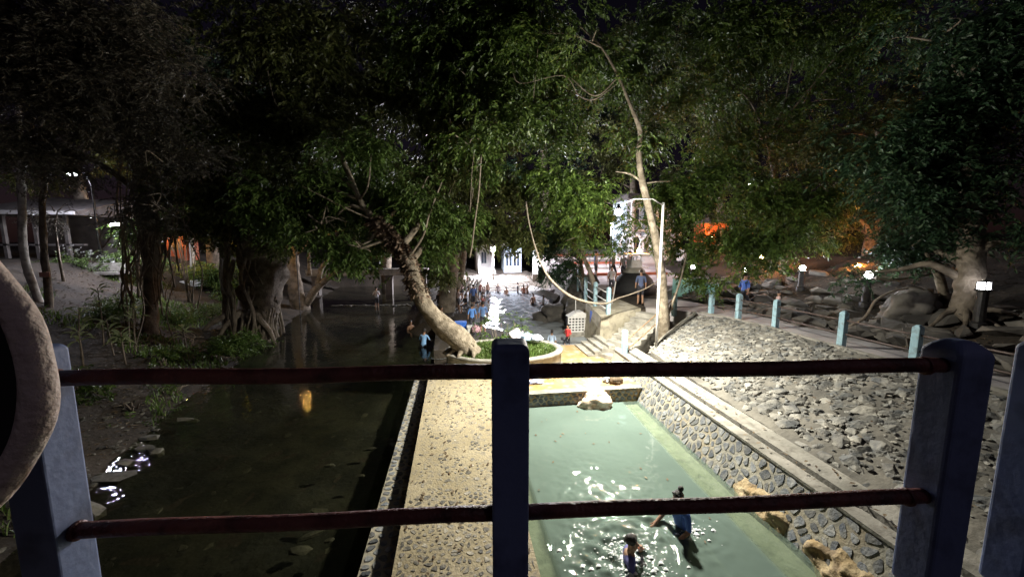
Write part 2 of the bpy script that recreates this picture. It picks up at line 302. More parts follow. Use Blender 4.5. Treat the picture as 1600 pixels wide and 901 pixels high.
def voronoi(pts, x0, x1, y0, y1, gap, rr, lo=0.82, hi=1.08):
    """cells of a planar point set, clipped, shrunk and corner-cut"""
    cells = []; P = np.array(pts)
    for i, p in enumerate(P):
        d = np.hypot(*(P - p).T); nb = np.argsort(d)[1:15]
        poly = [(x0, y0), (x1, y0), (x1, y1), (x0, y1)]
        for j in nb:
            q = P[j]; mx, my = (p + q) / 2; nx, ny = q - p; out = []
            for a, b in zip(poly, poly[1:] + poly[:1]):
                da = (a[0] - mx) * nx + (a[1] - my) * ny; db = (b[0] - mx) * nx + (b[1] - my) * ny
                if da <= 0: out.append(a)
                if (da < 0) != (db < 0) and da != db: t = da / (da - db); out.append((a[0] + (b[0] - a[0]) * t, a[1] + (b[1] - a[1]) * t))
            poly = out
            if len(poly) < 3: break
        if len(poly) < 3: continue
        cx = sum(q[0] for q in poly) / len(poly); cyy = sum(q[1] for q in poly) / len(poly); s = gap * rr.uniform(lo, hi)
        poly = [(cx + (q[0] - cx) * s, cyy + (q[1] - cyy) * s) for q in poly]; cut = []
        for a, b in zip(poly, poly[1:] + poly[:1]):
            k = rr.uniform(0.15, 0.3); cut += [(a[0] + (b[0] - a[0]) * k, a[1] + (b[1] - a[1]) * k), (a[0] + (b[0] - a[0]) * (1 - k), a[1] + (b[1] - a[1]) * (1 - k))]
        cells.append(((cx, cyy), cut))
    return cells
def plates(cells, frame, h, host, name, material, limit, keyf, jit=0.5, restname=None):
    """stone plates set into a surface: the nearest `limit` as own parts, the rest as one"""
    cells = sorted(cells, key=lambda c: keyf(c[0])); rest = MB(); rr = random.Random(3)
    for i, (c, poly) in enumerate(cells):
        hh = h * rr.uniform(1 - jit, 1 + jit); n = len(poly)
        bot = [frame(x, y, -0.03) for x, y in poly]; top = [frame(c[0] + (x - c[0]) * 0.9, c[1] + (y - c[1]) * 0.9, hh * rr.uniform(0.85, 1.15)) for x, y in poly]
        mb = rest if i >= limit else MB()
        mb.add(bot + top, [tuple(range(n, 2 * n))] + [(k, (k + 1) % n, n + (k + 1) % n, n + k) for k in range(n)])
        if i < limit: mb.build(name, material, host)
    if rest.v: stuff(rest.build(restname or name + '_infill', material, host))
def jitter_grid(x0, x1, y0, y1, sx, sy, j, rr, drop=0.0):
    out = []; r = 0; y = y0 + sy / 2
    while y < y1:
        x = x0 + sx / 2 + (sx / 2 if r % 2 else 0)
        while x < x1:
            if rr.random() >= drop: out.append((x + rr.uniform(-j, j) * sx, y + rr.uniform(-j, j) * sy))
            x += sx
        y += sy; r += 1
    return out

# ================================================================== THE SETTING
SHORE = np.array([(-6.9, -10), (-7.0, 6.5), (-7.2, 7.7), (-7.6, 8.9), (-7.85, 10.6), (-8.5, 13.2), (-8.8, 15), (-9.3, 18.7), (-10.1, 23.6), (-12.2, 38), (-13.0, 48), (-13, 400)])
RIVER_Z = -0.2
def H(x, y):
    x = np.asarray(x, float); y = np.asarray(y, float)
    sx = np.interp(y, SHORE[:, 1], SHORE[:, 0]) + 0.35 * vnoise(x, y, 0.9, 1) + 0.15 * vnoise(x, y, 2.3, 2)
    d = sx - x                                            # metres inland of the left shore
    land = RIVER_Z + np.clip(d, 0, 2.0) * 0.28 + np.clip(d - 2, 0, 8) * 0.42 + np.clip(d - 10, 0, 30) * 0.03
    bed = RIVER_Z - 0.08 - np.clip(-d, 0, 3) * 0.13
    z = np.where(d > 0, land, bed)
    z = np.where(x > -1.3, -1.4, z)                       # under walkway and pool
    # far pool and its right shore
    rs = np.interp(y, [14, 18, 24, 31, 38], [6.6, 6.7, 6.9, 7.6, 9.5])
    e = x - rs
    right = np.clip(e * 1.1, 0, 1.85) + np.clip((y - 17) * 0.085, 0, 2.2) * np.clip(e / 3, 0, 1)
    z = np.where((x > -1.3) & (y > 15.3), np.where(e > 0, right, -0.9), z)
    # rocky spit between river and far pool
    sp = np.maximum(0, 1 - np.abs((x + 0.6 + (y - 22) * 0.02) / 2.4) ** 2) * np.clip((y - 19.5) / 2, 0, 1)
    z = np.maximum(z, np.where(sp > 0, -0.6 + 1.15 * sp, -9))
    # spillway rise behind the far pool
    z = np.where((y > 36.5) & (e <= 0) & (x > -3), np.maximum(z, np.clip((y - 37) * 0.12, -0.9, 1.4)), z)
    z = np.where((y > 45), np.maximum(z, 1.0), z)
    # right hillside above the path
    hill = np.where(x > 11.9, 1.8 + np.clip(x - 11.9, 0, 8) * 0.34 + np.clip(x - 19.9, 0, 40) * 0.05, 1.2)
    z = np.where((x > 6.6) & (y <= 15.3), np.where(x > 11.6, hill, 0.45), z)
    z = np.where((x > 11.9) & (y > 15.3), np.maximum(z, hill * 0.9), z)
    z = z + 0.10 * vnoise(x, y, 1.7, 3) + 0.06 * vnoise(x, y, 4.1, 4)
    return z
def ground_z(x, y): return float(H(np.array([x]), np.array([y]))[0])
xs = np.concatenate([[-500, -300, -180, -110, -75, -55, -42], np.arange(-34, 26, 0.32), [28, 32, 40, 55, 80, 120, 200, 320, 500]])
ys = np.concatenate([[-300, -120, -50, -20, -8], np.arange(-2, 52, 0.34), [55, 60, 70, 85, 110, 160, 260, 500]])
ground = structure(obj('ground', grid_mesh('ground', xs, ys, H), 'soil', smooth=True))

# gravel bed of the shallow river, a sheet just over the ground
bxs = np.linspace(-13.5, -1.35, 60); bys = np.linspace(-6, 30, 120)
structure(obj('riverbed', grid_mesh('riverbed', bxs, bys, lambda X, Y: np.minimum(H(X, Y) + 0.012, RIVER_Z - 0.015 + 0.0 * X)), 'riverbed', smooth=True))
# water sheets
rx = np.linspace(-16, -1.05, 60); ry = np.concatenate([np.linspace(-6, 48, 110)])
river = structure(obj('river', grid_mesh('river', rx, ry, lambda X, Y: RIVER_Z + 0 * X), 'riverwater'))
fx = np.linspace(-1.04, 10.4, 120); fy = np.linspace(15.52, 38.2, 240)
def farwave(X, Y):
    g = np.random.default_rng(5); z = np.zeros_like(X)
    for i in range(12):
        lam = g.uniform(0.35, 1.3); th = g.uniform(0, 6.28); z += 0.008 * lam * np.sin(2 * np.pi / lam * (X * np.cos(th) + Y * np.sin(th)) + g.uniform(0, 6.28) + 2 * vnoise(X, Y, 0.8, i))
    return z - 0.02
far_pool = structure(obj('far_pool_water', grid_mesh('far_pool_water', fx, fy, farwave), 'farwater', smooth=True))

# --- pool
SW1 = Vector((2.53, 4.92, 0)); SW2 = Vector((3.78, 5.42, 0))
def ripple(X, Y):
    z = np.zeros_like(X)
    for c, A, w, k in ((SW1, 0.014, 1.0, 17), (SW1 + Vector((0.25, 0.2, 0)), 0.008, 0.9, 33), (SW2, 0.009, 0.55, 26), (Vector((2.5, 6.3, 0)), 0.010, 0.9, 24)):
        r = np.hypot(X - c.x, Y - c.y) + 0.12 * vnoise(X, Y, 3.0, 5)
        z += A * np.exp(-(r / w) ** 2) * np.sin(k * r + 6 * vnoise(X, Y, 2.2, 8))
    env = 1.25 * np.exp(-((X - 2.5) ** 2 / 0.6 + (Y - 5.05) ** 2 / 0.7)) + 0.35 * np.exp(-((X - 3.0) ** 2 + (Y - 6.6) ** 2) / 1.2) + 0.4 * np.exp(-((X - 3.75) ** 2 + (Y - 5.4) ** 2) / 0.3)
    g = np.random.default_rng(17); ch = np.zeros_like(X)
    for i in range(16):
        lam = g.uniform(0.11, 0.42); th = g.uniform(0, 6.28); ph = g.uniform(0, 6.28)
        ch += 0.02 * lam * np.sin(2 * np.pi / lam * (X * np.cos(th) + Y * np.sin(th)) + ph + 2.5 * vnoise(X, Y, 1.4, i + 20))
    z += ch * (env * (0.7 + 1.2 * vnoise(X, Y, 1.8, 4)) + 0.05) + 0.006 * vnoise(X, Y, 3.3, 11)
    return z
px_ = np.linspace(1.02, 5.75, 230); py_ = np.concatenate([np.linspace(-1.5, 3.0, 20)[:-1], np.linspace(3.0, 10.40, 400)])
pm = grid_mesh('pool_water', px_, py_, ripple)
_co = np.empty(len(pm.vertices) * 3, np.float32); pm.vertices.foreach_get('co', _co); _co = _co.reshape(-1, 3)
_el = np.interp(_co[:, 1], [-2, 6.4, 10.4], [4.55, 4.78, 5.02])
_dep = np.minimum(np.clip(0.1 + (_el - _co[:, 0]) * 6, 0.1, 0.95), np.clip(0.1 + (_co[:, 0] - 1.40) * 6, 0.1, 0.95))
pm.attributes.new('depth', 'FLOAT', 'POINT').data.foreach_set('value', _dep.astype(np.float32))
_ch = np.exp(-((_co[:, 0] - 2.5) ** 2 / 0.5 + (_co[:, 1] - 5.0) ** 2 / 0.6)) + 0.5 * np.exp(-((_co[:, 0] - 3.75) ** 2 + (_co[:, 1] - 5.4) ** 2) / 0.25) + 0.35 * np.exp(-((_co[:, 0] - 2.9) ** 2 / .4 + (_co[:, 1] - 6.5) ** 2 / 1.2))
pm.attributes.new('chop', 'FLOAT', 'POINT').data.foreach_set('value', np.clip(_ch, 0, 1).astype(np.float32))
pool = structure(obj('pool_water', pm, 'poolwater', smooth=True))
pf = structure(MB().box(1.0, 6.0, -2, 10.39, -1.25, -1.05).build('pool_floor', 'poolfloor'))
# submerged ledges inside the pool
def slab(name, m, pts, z0, z1):
    return structure(MB().hull8([(x, y, z0) for x, y in pts], [(x, y, z1) for x, y in pts]).build(name, m))
slab('submerged_ledge', 'algae', [(4.55, -2), (5.9, -2), (5.9, 10.40), (5.02, 10.40), (4.78, 6.4)], -1.04, -0.10)
slab('submerged_ledge', 'algae', [(1.0, -2), (1.38, -2), (1.42, 8), (1.3, 10.40), (1.0, 10.40)], -1.04, -0.10)

# --- walkway between river and pool, with stones set in mortar
walk = structure(MB().hull8([(-0.92, -3, -1.3), (1.06, -3, -1.3), (1.10, 10.36, -1.3), (1.10, 13.0, -1.3), (-0.95, 13.0, -1.3)],
                            [(-0.90, -3, 0.40), (1.06, -3, 0.40), (1.06, 10.36, 0.40), (1.06, 13.0, 0.40), (-0.90, 13.0, 0.40)]).build('walkway', 'walk'))
rr = random.Random(11)
cells = voronoi(jitter_grid(-0.86, 1.02, 3.6, 12.6, 0.105, 0.10, 0.6, rr, 0.12), -0.86, 1.02, 3.6, 12.6, 0.66, rr, 0.45, 1.2)
cells = [c for c in cells if rr.random() < (0.8 if c[0][1] < 6.3 else 0.26) * (0.35 + 1.3 * (0.5 + float(vnoise(np.array(c[0][0]), np.array(c[0][1]), 1.3, 6))))]
plates(cells, lambda x, y, h: (x, y, 0.4 + h), 0.006, walk, 'stone', 'pebble', 300, lambda c: c[1], restname='small_stones')
# lower shelf along the river, stones set in it
shelf = structure(MB().hull8([(-1.50, -3, -1.2), (-0.93, -3, -1.2), (-0.96, 13.6, -1.2), (-1.45, 13.6, -1.2)], [(-1.47, -3, 0.08), (-0.91, -3, 0.08), (-0.91, 13.6, 0.08), (-1.42, 13.6, 0.08)]).build('river_shelf', 'mortar'))
cells = voronoi(jitter_grid(-1.45, -0.94, 3.4, 13.4, 0.15, 0.15, 0.35, rr), -1.45, -0.94, 3.4, 13.4, 0.72, rr)
plates(cells, lambda x, y, h: (x, y, 0.08 + h), 0.012, shelf, 'stone', 'wallstone', 300, lambda c: c[1])

# --- far ledge with iron-stained floor and stone front
ledge = structure(MB().box(1.066, 6.6, 10.40, 15.5, -1.2, 0.36).build('ledge', 'wetorange'))
MB().box(1.066, 5.62, 10.36, 10.62, 0.362, 0.40).build('edge_strip', 'concrete', ledge)
cells = voronoi(jitter_grid(1.1, 5.5, 0.0, 0.34, 0.19, 0.13, 0.3, rr), 1.1, 5.5, 0.0, 0.34, 0.8, rr)
plates(cells, lambda x, y, h: (x, 10.40 - h, y), 0.02, ledge, 'stone', 'wallstone', 300, lambda c: c[0])

# --- right channel wall, leaning back, rubble masonry
wall = thing('channel_wall', 'low grey rubble stone wall along the right edge of the green pool', 'wall', (5.6, 5, 0))
def wframe(y, s, h):      # y along, s up the slope 0..1 -> z -0.3..0.8
    z = -0.25 + 1.05 * s; return Vector((5.12 + 0.055 * max(0, y - 3) * 0.6 + (0.60 - 0.012 * y) * s - h * 0.85, y, z + h * 0.5))
ymax = 13.0
mb = MB(); ysn = np.linspace(-3, ymax, 40)
for a, b in zip(ysn[:-1], ysn[1:]):
    mb.add([wframe(a, 0, 0) - Vector((0, 0, 0.8)), wframe(b, 0, 0) - Vector((0, 0, 0.8)), wframe(b, 0, 0), wframe(a, 0, 0), wframe(a, 1, 0), wframe(b, 1, 0), wframe(b, 1, 0) + Vector((0.42, 0, -0.5)), wframe(a, 1, 0) + Vector((0.42, 0, -0.5))],
           [(0, 3, 2, 1), (3, 4, 5, 2), (4, 7, 6, 5)])
mb.build('wall_body', 'wallmortar', wall)
pts = jitter_grid(2.4, 12.2, 0.2, 1.0, 0.20, 0.155, 0.52, rr)
cells = voronoi(pts, 2.4, 12.2, 0.16, 0.985, 0.80, rr)
plates(cells, wframe, 0.012, wall, 'stone', 'wallstone', 300, lambda c: c[0])
mb = MB(); mg = MB(); ms = MB()
for a, b in zip(ysn[:-1], ysn[1:]):
    pa, pb = wframe(a, 1, 0), wframe(b, 1, 0); j1, j2 = 0.012 * mnoise.noise(Vector((a * 1.1, 0, 0))), 0.012 * mnoise.noise(Vector((b * 1.1, 0, 0)))
    q = lambda p, dx, dz, j: Vector((p.x + dx, p.y, 0.80 + dz + j))
    mb.add([q(pa, -0.04, 0, j1), q(pb, -0.04, 0, j2), q(pb, -0.04, 0.05, j2), q(pa, -0.04, 0.05, j1), q(pa, 0.24, 0.05, j1), q(pb, 0.24, 0.05, j2), q(pb, 0.24, -0.25, j2), q(pa, 0.24, -0.25, j1)], [(0, 3, 2, 1), (3, 4, 5, 2), (4, 7, 6, 5)])
    mg.add([q(pa, 0.24, -0.2, 0), q(pb, 0.24, -0.2, 0), q(pb, 0.42, -0.2, 0), q(pa, 0.42, -0.2, 0)], [(0, 3, 2, 1)])
    ms.add([q(pa, 0.36, -0.25, 0), q(pb, 0.36, -0.25, 0), q(pb, 0.36, 0.07, j2), q(pa, 0.36, 0.07, j1), q(pa, 0.75, 0.10, j1), q(pb, 0.75, 0.10, j2)], [(0, 3, 2, 1), (3, 4, 5, 2)])
mb.build('coping', 'concrete', wall); mg.build('gutter', 'blackpaint', wall); ms.build('drain_strip', 'concrete', wall)
# orange mineral crust at the wall's foot
def lumps(mbx, centres, seed, squash=0.6):
    r3 = random.Random(seed)
    for (x, y, z, s) in centres:
        bm = bmesh.new(); bmesh.ops.create_icosphere(bm, subdivisions=3, radius=1)
        for v in bm.verts:
            n = mnoise.fractal(v.co * 1.6 + Vector((x * 3, y * 3, seed)), 0.9, 2.0, 4)
            v.co = v.co * (1 + 0.5 * n + 0.16 * mnoise.noise(v.co * 7)); v.co.z *= squash
        vs = [(x + v.co.x * s, y + v.co.y * s, z + v.co.z * s) for v in bm.verts]; fs = [tuple(l.vert.index for l in f.loops) for f in bm.faces]
        bm.verts.index_update(); mbx.add(vs, fs); bm.free()
for yc, hw, sc0 in ((5.6, 0.75, 0.30), (4.0, 0.62, 0.34)):
    mb = MB(); ny_, ns_ = 46, 26; vs = []
    for a in range(ny_):
        for b in range(ns_):
            u, v = a / (ny_ - 1) * 2 - 1, b / (ns_ - 1) * 2 - 1; y = yc + hw * u; sl = sc0 + 0.27 * v
            edge = 1 - (u * u + v * v) ** 0.5 + 0.5 * mnoise.noise(Vector((y * 3.1, sl * 4, yc)))
            h = max(0.0, min(1.0, edge * 1.8)) * (0.085 + 0.11 * mnoise.fractal(Vector((y * 3.4, sl * 5.5, 1)), 0.8, 2.1, 5)) - 0.012 * (edge < 0.05)
            vs.append(wframe(y, sl, h))
    mb.add(vs, [(a * ns_ + b, a * ns_ + b + 1, (a + 1) * ns_ + b + 1, (a + 1) * ns_ + b) for a in range(ny_ - 1) for b in range(ns_ - 1)])
    mb.build('mineral_crust', 'travertine', wall, True)

# --- rocky slope between wall and upper path
SB = [(-3.0, 6.2, 10.35), (4.0, 6.42, 10.35), (8.0, 6.58, 10.3), (11.0, 6.70, 10.4), (12.2, 6.8, 10.3), (13.9, 9.7, 10.2)]
def slope_z(x, y):
    x0 = np.interp(y, [b[0] for b in SB], [b[1] for b in SB]); x1 = np.interp(y, [b[0] for b in SB], [b[2] for b in SB])
    t = np.clip((x - 6.5) / (10.35 - 6.5), 0, 1); return 0.88 + 1.07 * (t ** 0.85), x0, x1
mb = MB(); nu, nv = 34, 80; vs = []
for j in range(nv):
    y = -3 + (13.9 + 3) * j / (nv - 1)
    for i in range(nu):
        _, x0, x1 = slope_z(0, y); x = x0 + (x1 - x0) * i / (nu - 1); z, _, _ = slope_z(x, y)
        vs.append((float(x), y, float(z) + 0.05 * mnoise.noise(Vector((x * 2.3, y * 2.3, 0))) + 0.03 * mnoise.noise(Vector((x * 6, y * 6, 3)))))
fs = [(j * nu + i, j * nu + i + 1, (j + 1) * nu + i + 1, (j + 1) * nu + i) for j in range(nv - 1) for i in range(nu - 1)]
mb.add(vs, fs); o0 = len(mb.v)
# skirts down to the ground on the stair side and along the foot
lo = [j * nu for j in range(nv)]; mb.add([vs[k] for k in lo] + [(vs[k][0], vs[k][1], 0.3) for k in lo], [(k, k + 1, nv + k + 1, nv + k) for k in range(nv - 1)])
slope = structure(mb.build('rocky_slope', 'slopemortar', smooth=True))
RMESH = [rock_mesh('rock', 100 + k, 0.62, 15) for k in range(14)]
for me in RMESH: me.materials.append(M['rock'])
spots = []
for (x, y) in jitter_grid(6.4, 10.4, 0.8, 13.8, 0.20, 0.195, 0.5, rr):
    z, x0, x1 = slope_z(x, y)
    if x0 + 0.05 < x < x1 - 0.02:
        if x < x0 + 0.25 and rr.random() < 0.5: continue
        spots.append((x, y, float(z)))
spots.sort(key=lambda p: (Vector(p) - Vector((0, 0, CAM_Z))).length - 3 * (p[1] > 2.2))
rest = MB()
for i, (x, y, z) in enumerate(spots):
    s = rr.uniform(0.075, 0.165) * (1.35 if y < 8 and rr.random() < 0.3 else 1.0); me = rr.choice(RMESH)
    mw = Matrix.Translation((x, y, z - 0.022)) @ Matrix.Rotation(-0.33, 4, 'Y') @ Matrix.Rotation(rr.uniform(0, 6.28), 4, 'Z') @ Matrix.Rotation(rr.uniform(-.35, .35), 4, 'X') @ Matrix.Diagonal((s * rr.uniform(0.85, 1.4), s * rr.uniform(0.8, 1.2), s * rr.uniform(0.5, 0.85), 1))
    if i < 300:
        o = obj('rock', me, None, slope); o.matrix_local = mw
    else:
        rest.add([mw @ v.co for v in me.vertices], [tuple(p.vertices) for p in me.polygons])
stuff(rest.build('rubble', 'rock', slope))
# scattered rubble chips between the stones
chips = MB()
for (x, y) in jitter_grid(6.75, 10.4, 1.0, 13.6, 0.13, 0.13, 0.5, rr, 0.35):
    z, x0, x1 = slope_z(x, y)
    if x0 - 0.12 < x < x1:
        me = rr.choice(RMESH); s = rr.uniform(0.025, 0.06)
        mw = Matrix.Translation((x, y, float(z) + 0.02)) @ Matrix.Rotation(rr.uniform(0, 6.28), 4, 'Z') @ Matrix.Diagonal((s * 1.3, s, s, 1))
        chips.add([mw @ v.co for v in me.vertices], [tuple(p.vertices) for p in me.polygons])
stuff(chips.build('rock_chips', 'rock', slope))
MB().tube([(6.75, 12.05, 0.9), (7.6, 12.65, 1.28), (8.6, 13.25, 1.62), (9.75, 13.95, 1.92)], [.07, .075, .075, .07], 6, .2).build('kerb', 'concrete', slope)

# --- upper path with a low kerb, and its far continuation
def strip(name, m, left, right, z0, z1, parent=None):
    n = len(left); mb = MB(); P = [(*p, z1) for p in left] + [(*p, z1) for p in right] + [(*p, z0) for p in left] + [(*p, z0) for p in right]
    f = []
    for i in range(n - 1):
        f += [(i, n + i, n + i + 1, i + 1), (2 * n + i, i, i + 1, 2 * n + i + 1), (n + i, 3 * n + i, 3 * n + i + 1, n + i + 1)]
    f += [(0, 2 * n, 3 * n, n), (n - 1, 2 * n - 1, 4 * n - 1, 3 * n - 1)]
    return mb.add(P, f).build(name, m, parent)
PL = [(10.36, -4), (10.36, 7), (10.32, 9), (10.42, 11.2), (10.22, 12.6), (9.9, 13.9), (9.3, 14.7), (8.3, 15.3)]
PR = [(11.9, -4), (11.9, 7), (11.9, 9), (11.95, 11.2), (11.9, 13.0), (11.7, 15.4), (11.2, 17.2), (9.6, 18.2)]
path = structure(strip('upper_path', 'pathconc', PL, PR, 0.4, 1.93))
strip('kerb', 'concrete', [(x + 0.02, y) for x, y in PL[:6]], [(x + 0.16, y) for x, y in PL[:6]], 1.90, 1.985, path)

# --- stairs from the path down to the ledge
st = structure(MB().hull8([(5.6, 13.4, 0.2), (6.6, 12.5, 0.2), (9.2, 14.1, 0.2), (8.3, 15.6, 0.2)], [(5.6, 13.4, 0.361), (6.6, 12.5, 0.361), (9.2, 14.1, 0.362), (8.3, 15.6, 0.363)]).build('stair_base', 'concrete'))
d = Vector((2.75, 1.55, 0)).normalized(); nrm = Vector((-d.y, d.x, 0)); p0 = Vector((6.05, 12.75, 0))
for k in range(8):
    a = p0 + d * (0.40 * k); w = 1.35; z1 = 0.50 + 0.18 * k
    bot = [a, a + d * (3.25 - 0.40 * k), a + d * (3.25 - 0.40 * k) + nrm * w, a + nrm * w]
    MB().hull8([(p.x, p.y, 0.364 if k == 0 else z1 - 0.179) for p in bot], [(p.x, p.y, z1) for p in bot]).build('step', 'concrete', st)
for k in range(4):      # short side steps down to the water by the gate
    y0 = 13.75 + 0.0 * k; MB().box(5.1 + 0.28 * k, 5.1 + 0.28 * k + 0.279, 13.7, 15.4, 0.361, 0.42 + 0.12 * k).build('step', 'concrete', st)
# tan retaining wall behind the stair and the terrace block under the upper ground
structure(MB().hull8([(6.25, 15.52, -0.8), (8.2, 15.52, -0.8), (8.4, 18.5, -0.8), (6.55, 18.5, -0.8)], [(6.35, 15.55, 1.55), (8.2, 15.55, 1.88), (8.4, 18.5, 1.88), (6.7, 18.5, 1.7)]).build('retaining_wall', 'mortar'))

# --- bridge the camera stands on
bd = structure(MB().box(-6, 8, -2.6, 0.93, 3.15, 3.38).build('bridge_deck', 'concrete'))

# ================================================================== BRIDGE RAILING (near)
A2, B2 = Vector((-1.17, 1.258, 0)), Vector((1.49, 0.957, 0)); ru = (B2 - A2).normalized(); rn = Vector((-ru.y, ru.x, 0))
mb = MB(); k0 = A2 - ru * 4; k1 = B2 + ru * 4
mb.hull8([k0 - rn * 0.12 + Vector((0, 0, 3.381)), k1 - rn * 0.12 + Vector((0, 0, 3.381)), k1 + rn * 0.04 + Vector((0, 0, 3.381)), k0 + rn * 0.04 + Vector((0, 0, 3.381))],
         [k0 - rn * 0.12 + Vector((0, 0, 3.60)), k1 - rn * 0.12 + Vector((0, 0, 3.60)), k1 + rn * 0.04 + Vector((0, 0, 3.60)), k0 + rn * 0.04 + Vector((0, 0, 3.60))])
mb.build('kerb_beam', 'concrete', bd)
railing = thing('bridge_railing', 'near blue bridge railing posts with two maroon pipe rails', 'railing', (0.1, 1.1, 3.60))
def npost(c, z1, dome=0.0, w=0.112):
    mb = MB(); mb.post(c, ru, rn, w, w, 3.601, z1, 0.012, dome); o = mb.build('post', 'bluepaint', railing)
    bv = o.modifiers.new('bevel', 'BEVEL'); bv.width = 0.013; bv.segments = 3; return o
npost(A2 - ru * 0.056, 4.50); npost(Vector((0.163, 1.108, 0)), 4.502); npost(B2 + ru * 0.112 + rn * 0.012, 4.47, 0.02, 0.118); npost(B2 + ru * 0.43 + rn * 0.0, 4.475, 0.012, 0.118)
for z, zl, zr in ((4.408, 4.404, 4.408), (3.965, 3.918, 3.955)):
    mid = Vector((0.163, 1.108, 0))
    for a, b in ((A2 - ru * 0.02, mid - ru * 0.05), (mid + ru * 0.05, B2 + ru * 0.085)):
        pts = [a + (b - a) * t + Vector((0, 0, zl + (zr - zl) * ((a + (b - a) * t).x + 1.17) / 2.66 + 0.003 * math.sin(t * 9))) for t in np.linspace(0, 1, 14)]
        MB().tube(pts, 0.0235, 14).build('rail', 'rustpaint', railing, True)
for c in (A2, B2):     # weld collars where pipes enter the posts
    for z in ((4.404, 3.918) if c is A2 else (4.408, 3.955)):
        s = -1 if c is B2 else 1; MB().tube([c + ru * (0.001 * s) + Vector((0, 0, z)), c + ru * (0.012 * s) + Vector((0, 0, z))], 0.029, 14).build('collar', 'rustpaint', railing, True)
# thick pale ring at the left edge, close to the camera, with a dark board behind it
RY = 0.80
def rp(ang, rad, dy=0.0): return atY(-268 + rad * math.cos(ang), 604 + rad * 0.83 * math.sin(ang), RY + dy)
ring_c = rp(0, 0)
ring = thing('curved_ring', 'thick pale beige ring cut off by the left edge of the view', 'ring', (ring_c.x, ring_c.y, 3.39))
pts = []; rad = []
for k in range(97):
    th = math.pi + 2 * math.pi * k / 96; w = 1 + 0.006 * math.sin(5 * th + 0.6) + 0.004 * math.sin(11 * th)
    pts.append(rp(th, 328 * w)); rad.append(0.0245 * (1 + 0.05 * math.sin(5 * th + 1) + 0.03 * math.sin(13 * th)))
MB().tube(pts, rad, 20, 0.05, cap=False).build('rim', 'ring', ring, True)
disc = [rp(t, 322, 0.012) for t in np.linspace(0, 2 * math.pi, 41)[:-1]]
MB().hull8([p + Vector((0, 0.02, 0)) for p in disc], disc).build('backing_board', 'blackpaint', ring)
q = rp(math.pi / 2, 325, 0.0); MB().tube([q, Vector((q.x, q.y, 3.381))], 0.028, 12).build('stem', 'darkmetal', ring, True)

M['piperail'] = mat('brown_pipe', (0.07, 0.045, 0.04), (0.14, 0.10, 0.09), 8, 0.5, 0.3, 40)
# ================================================================== PATH FENCE (light blue posts, pipe rails)
fence = thing('path_fence', 'light blue concrete post fence with thin pipe rails along the upper path and stair', 'fence', (10.5, 9, 1.98))
FP = [(10.58, 3.4, 1.96, 0.9), (10.56, 5.2, 1.96, 0.9), (10.56, 7.02, 1.96, 0.92), (10.58, 8.72, 1.96, 0.94), (10.66, 11.0, 1.96, 0.92), (10.46, 12.45, 1.96, 0.92), (10.16, 13.56, 1.96, 0.92), (9.05, 14.35, 1.77, 0.9), (5.98, 12.42, 0.55, 1.13)]
for (x, y, z, h) in FP:
    mb = MB(); mb.post((x, y), (1, 0.1, 0), (-0.1, 1, 0), 0.17, 0.15, z - 0.03, z + h, 0.02, 0.035); o = mb.build('post', 'ltbluepaint', fence)
    bv = o.modifiers.new('bevel', 'BEVEL'); bv.width = 0.012; bv.segments = 2
def sag(a, b, n, s): return [Vector(a) + (Vector(b) - Vector(a)) * t - Vector((0, 0, s * 4 * t * (1 - t))) for t in np.linspace(0, 1, n)]
for a, b in zip(FP[:-1], FP[1:]):
    for hh in (0.72, 0.34):
        MB().tube(sag((a[0], a[1], a[2] + hh), (b[0], b[1], b[2] + hh), 6, 0.01), 0.022, 8).build('rail', 'wood' if b is FP[-1] else 'piperail', fence, True)
# stair side posts further back (blue, by the terrace edge)
fence2 = thing('terrace_fence', 'weathered blue posts with dark rails on the terrace behind the stair', 'fence', (6.9, 15.8, 1.6))
TP = [(6.75, 15.75, 1.55, 1.25), (6.85, 17.6, 1.65, 1.2), (7.3, 21.5, 2.0, 1.2), (7.0, 19.4, 1.75, 1.2)]
for (x, y, z, h) in TP:
    MB().post((x, y), (1, 0, 0), (0, 1, 0), 0.16, 0.14, z - 0.1, z + h, 0.02, 0.03).build('post', 'ltbluepaint', fence2)
for a, b in zip([TP[0], TP[1], TP[3]], [TP[1], TP[3], TP[2]]):
    for hh in (1.0, 0.6, 0.25): MB().tube([(a[0], a[1], a[2] + hh), (b[0], b[1], b[2] + hh)], 0.025, 8).build('rail', 'white', fence2, True)

# ================================================================== LAMPS
M['floodbulb'] = emit('floodlight_glass', (1.0, 0.97, 0.9), 60.0)
# floodlight on the white pole: lights the pool
fp = thing('floodlight_pole', 'tall white pole carrying the bright floodlight above the pool end', 'lamp post', (7.1, 12.25, 0.9))
MB().tube([(7.1, 12.25, 0.75), (7.1, 12.25, 3.2), (7.12, 12.25, 6.15)], [0.052, 0.048, 0.042], 14).build('pole', 'white', fp, True)
MB().tube([(7.12, 12.25, 6.05), (6.5, 11.85, 6.22), (5.6, 11.3, 6.15), (FLOOD.x, FLOOD.y, FLOOD.z + 0.36)], 0.02, 10).build('arm', 'white', fp, True)
hd = MB(); hd.lathe((FLOOD.x, FLOOD.y, FLOOD.z), [(0.02, 0.40), (0.035, 0.38), (0.04, 0.32), (0.09, 0.27), (0.095, 0.25), (0.05, 0.24)], 18); hd.build('lamp_hood', 'darkmetal', fp, True)
ld = bpy.data.lights.new('floodlight', 'POINT'); ld.energy = FLOOD_W; ld.color = (1.0, 0.96, 0.84); ld.shadow_soft_size = 0.19
lo_ = bpy.data.objects.new('flood_bulb', ld); C.objects.link(lo_); lo_.parent = fp; lo_.matrix_parent_inverse = PARINV[fp.name]; lo_.location = FLOOD - Vector((0, 0, 0.03))
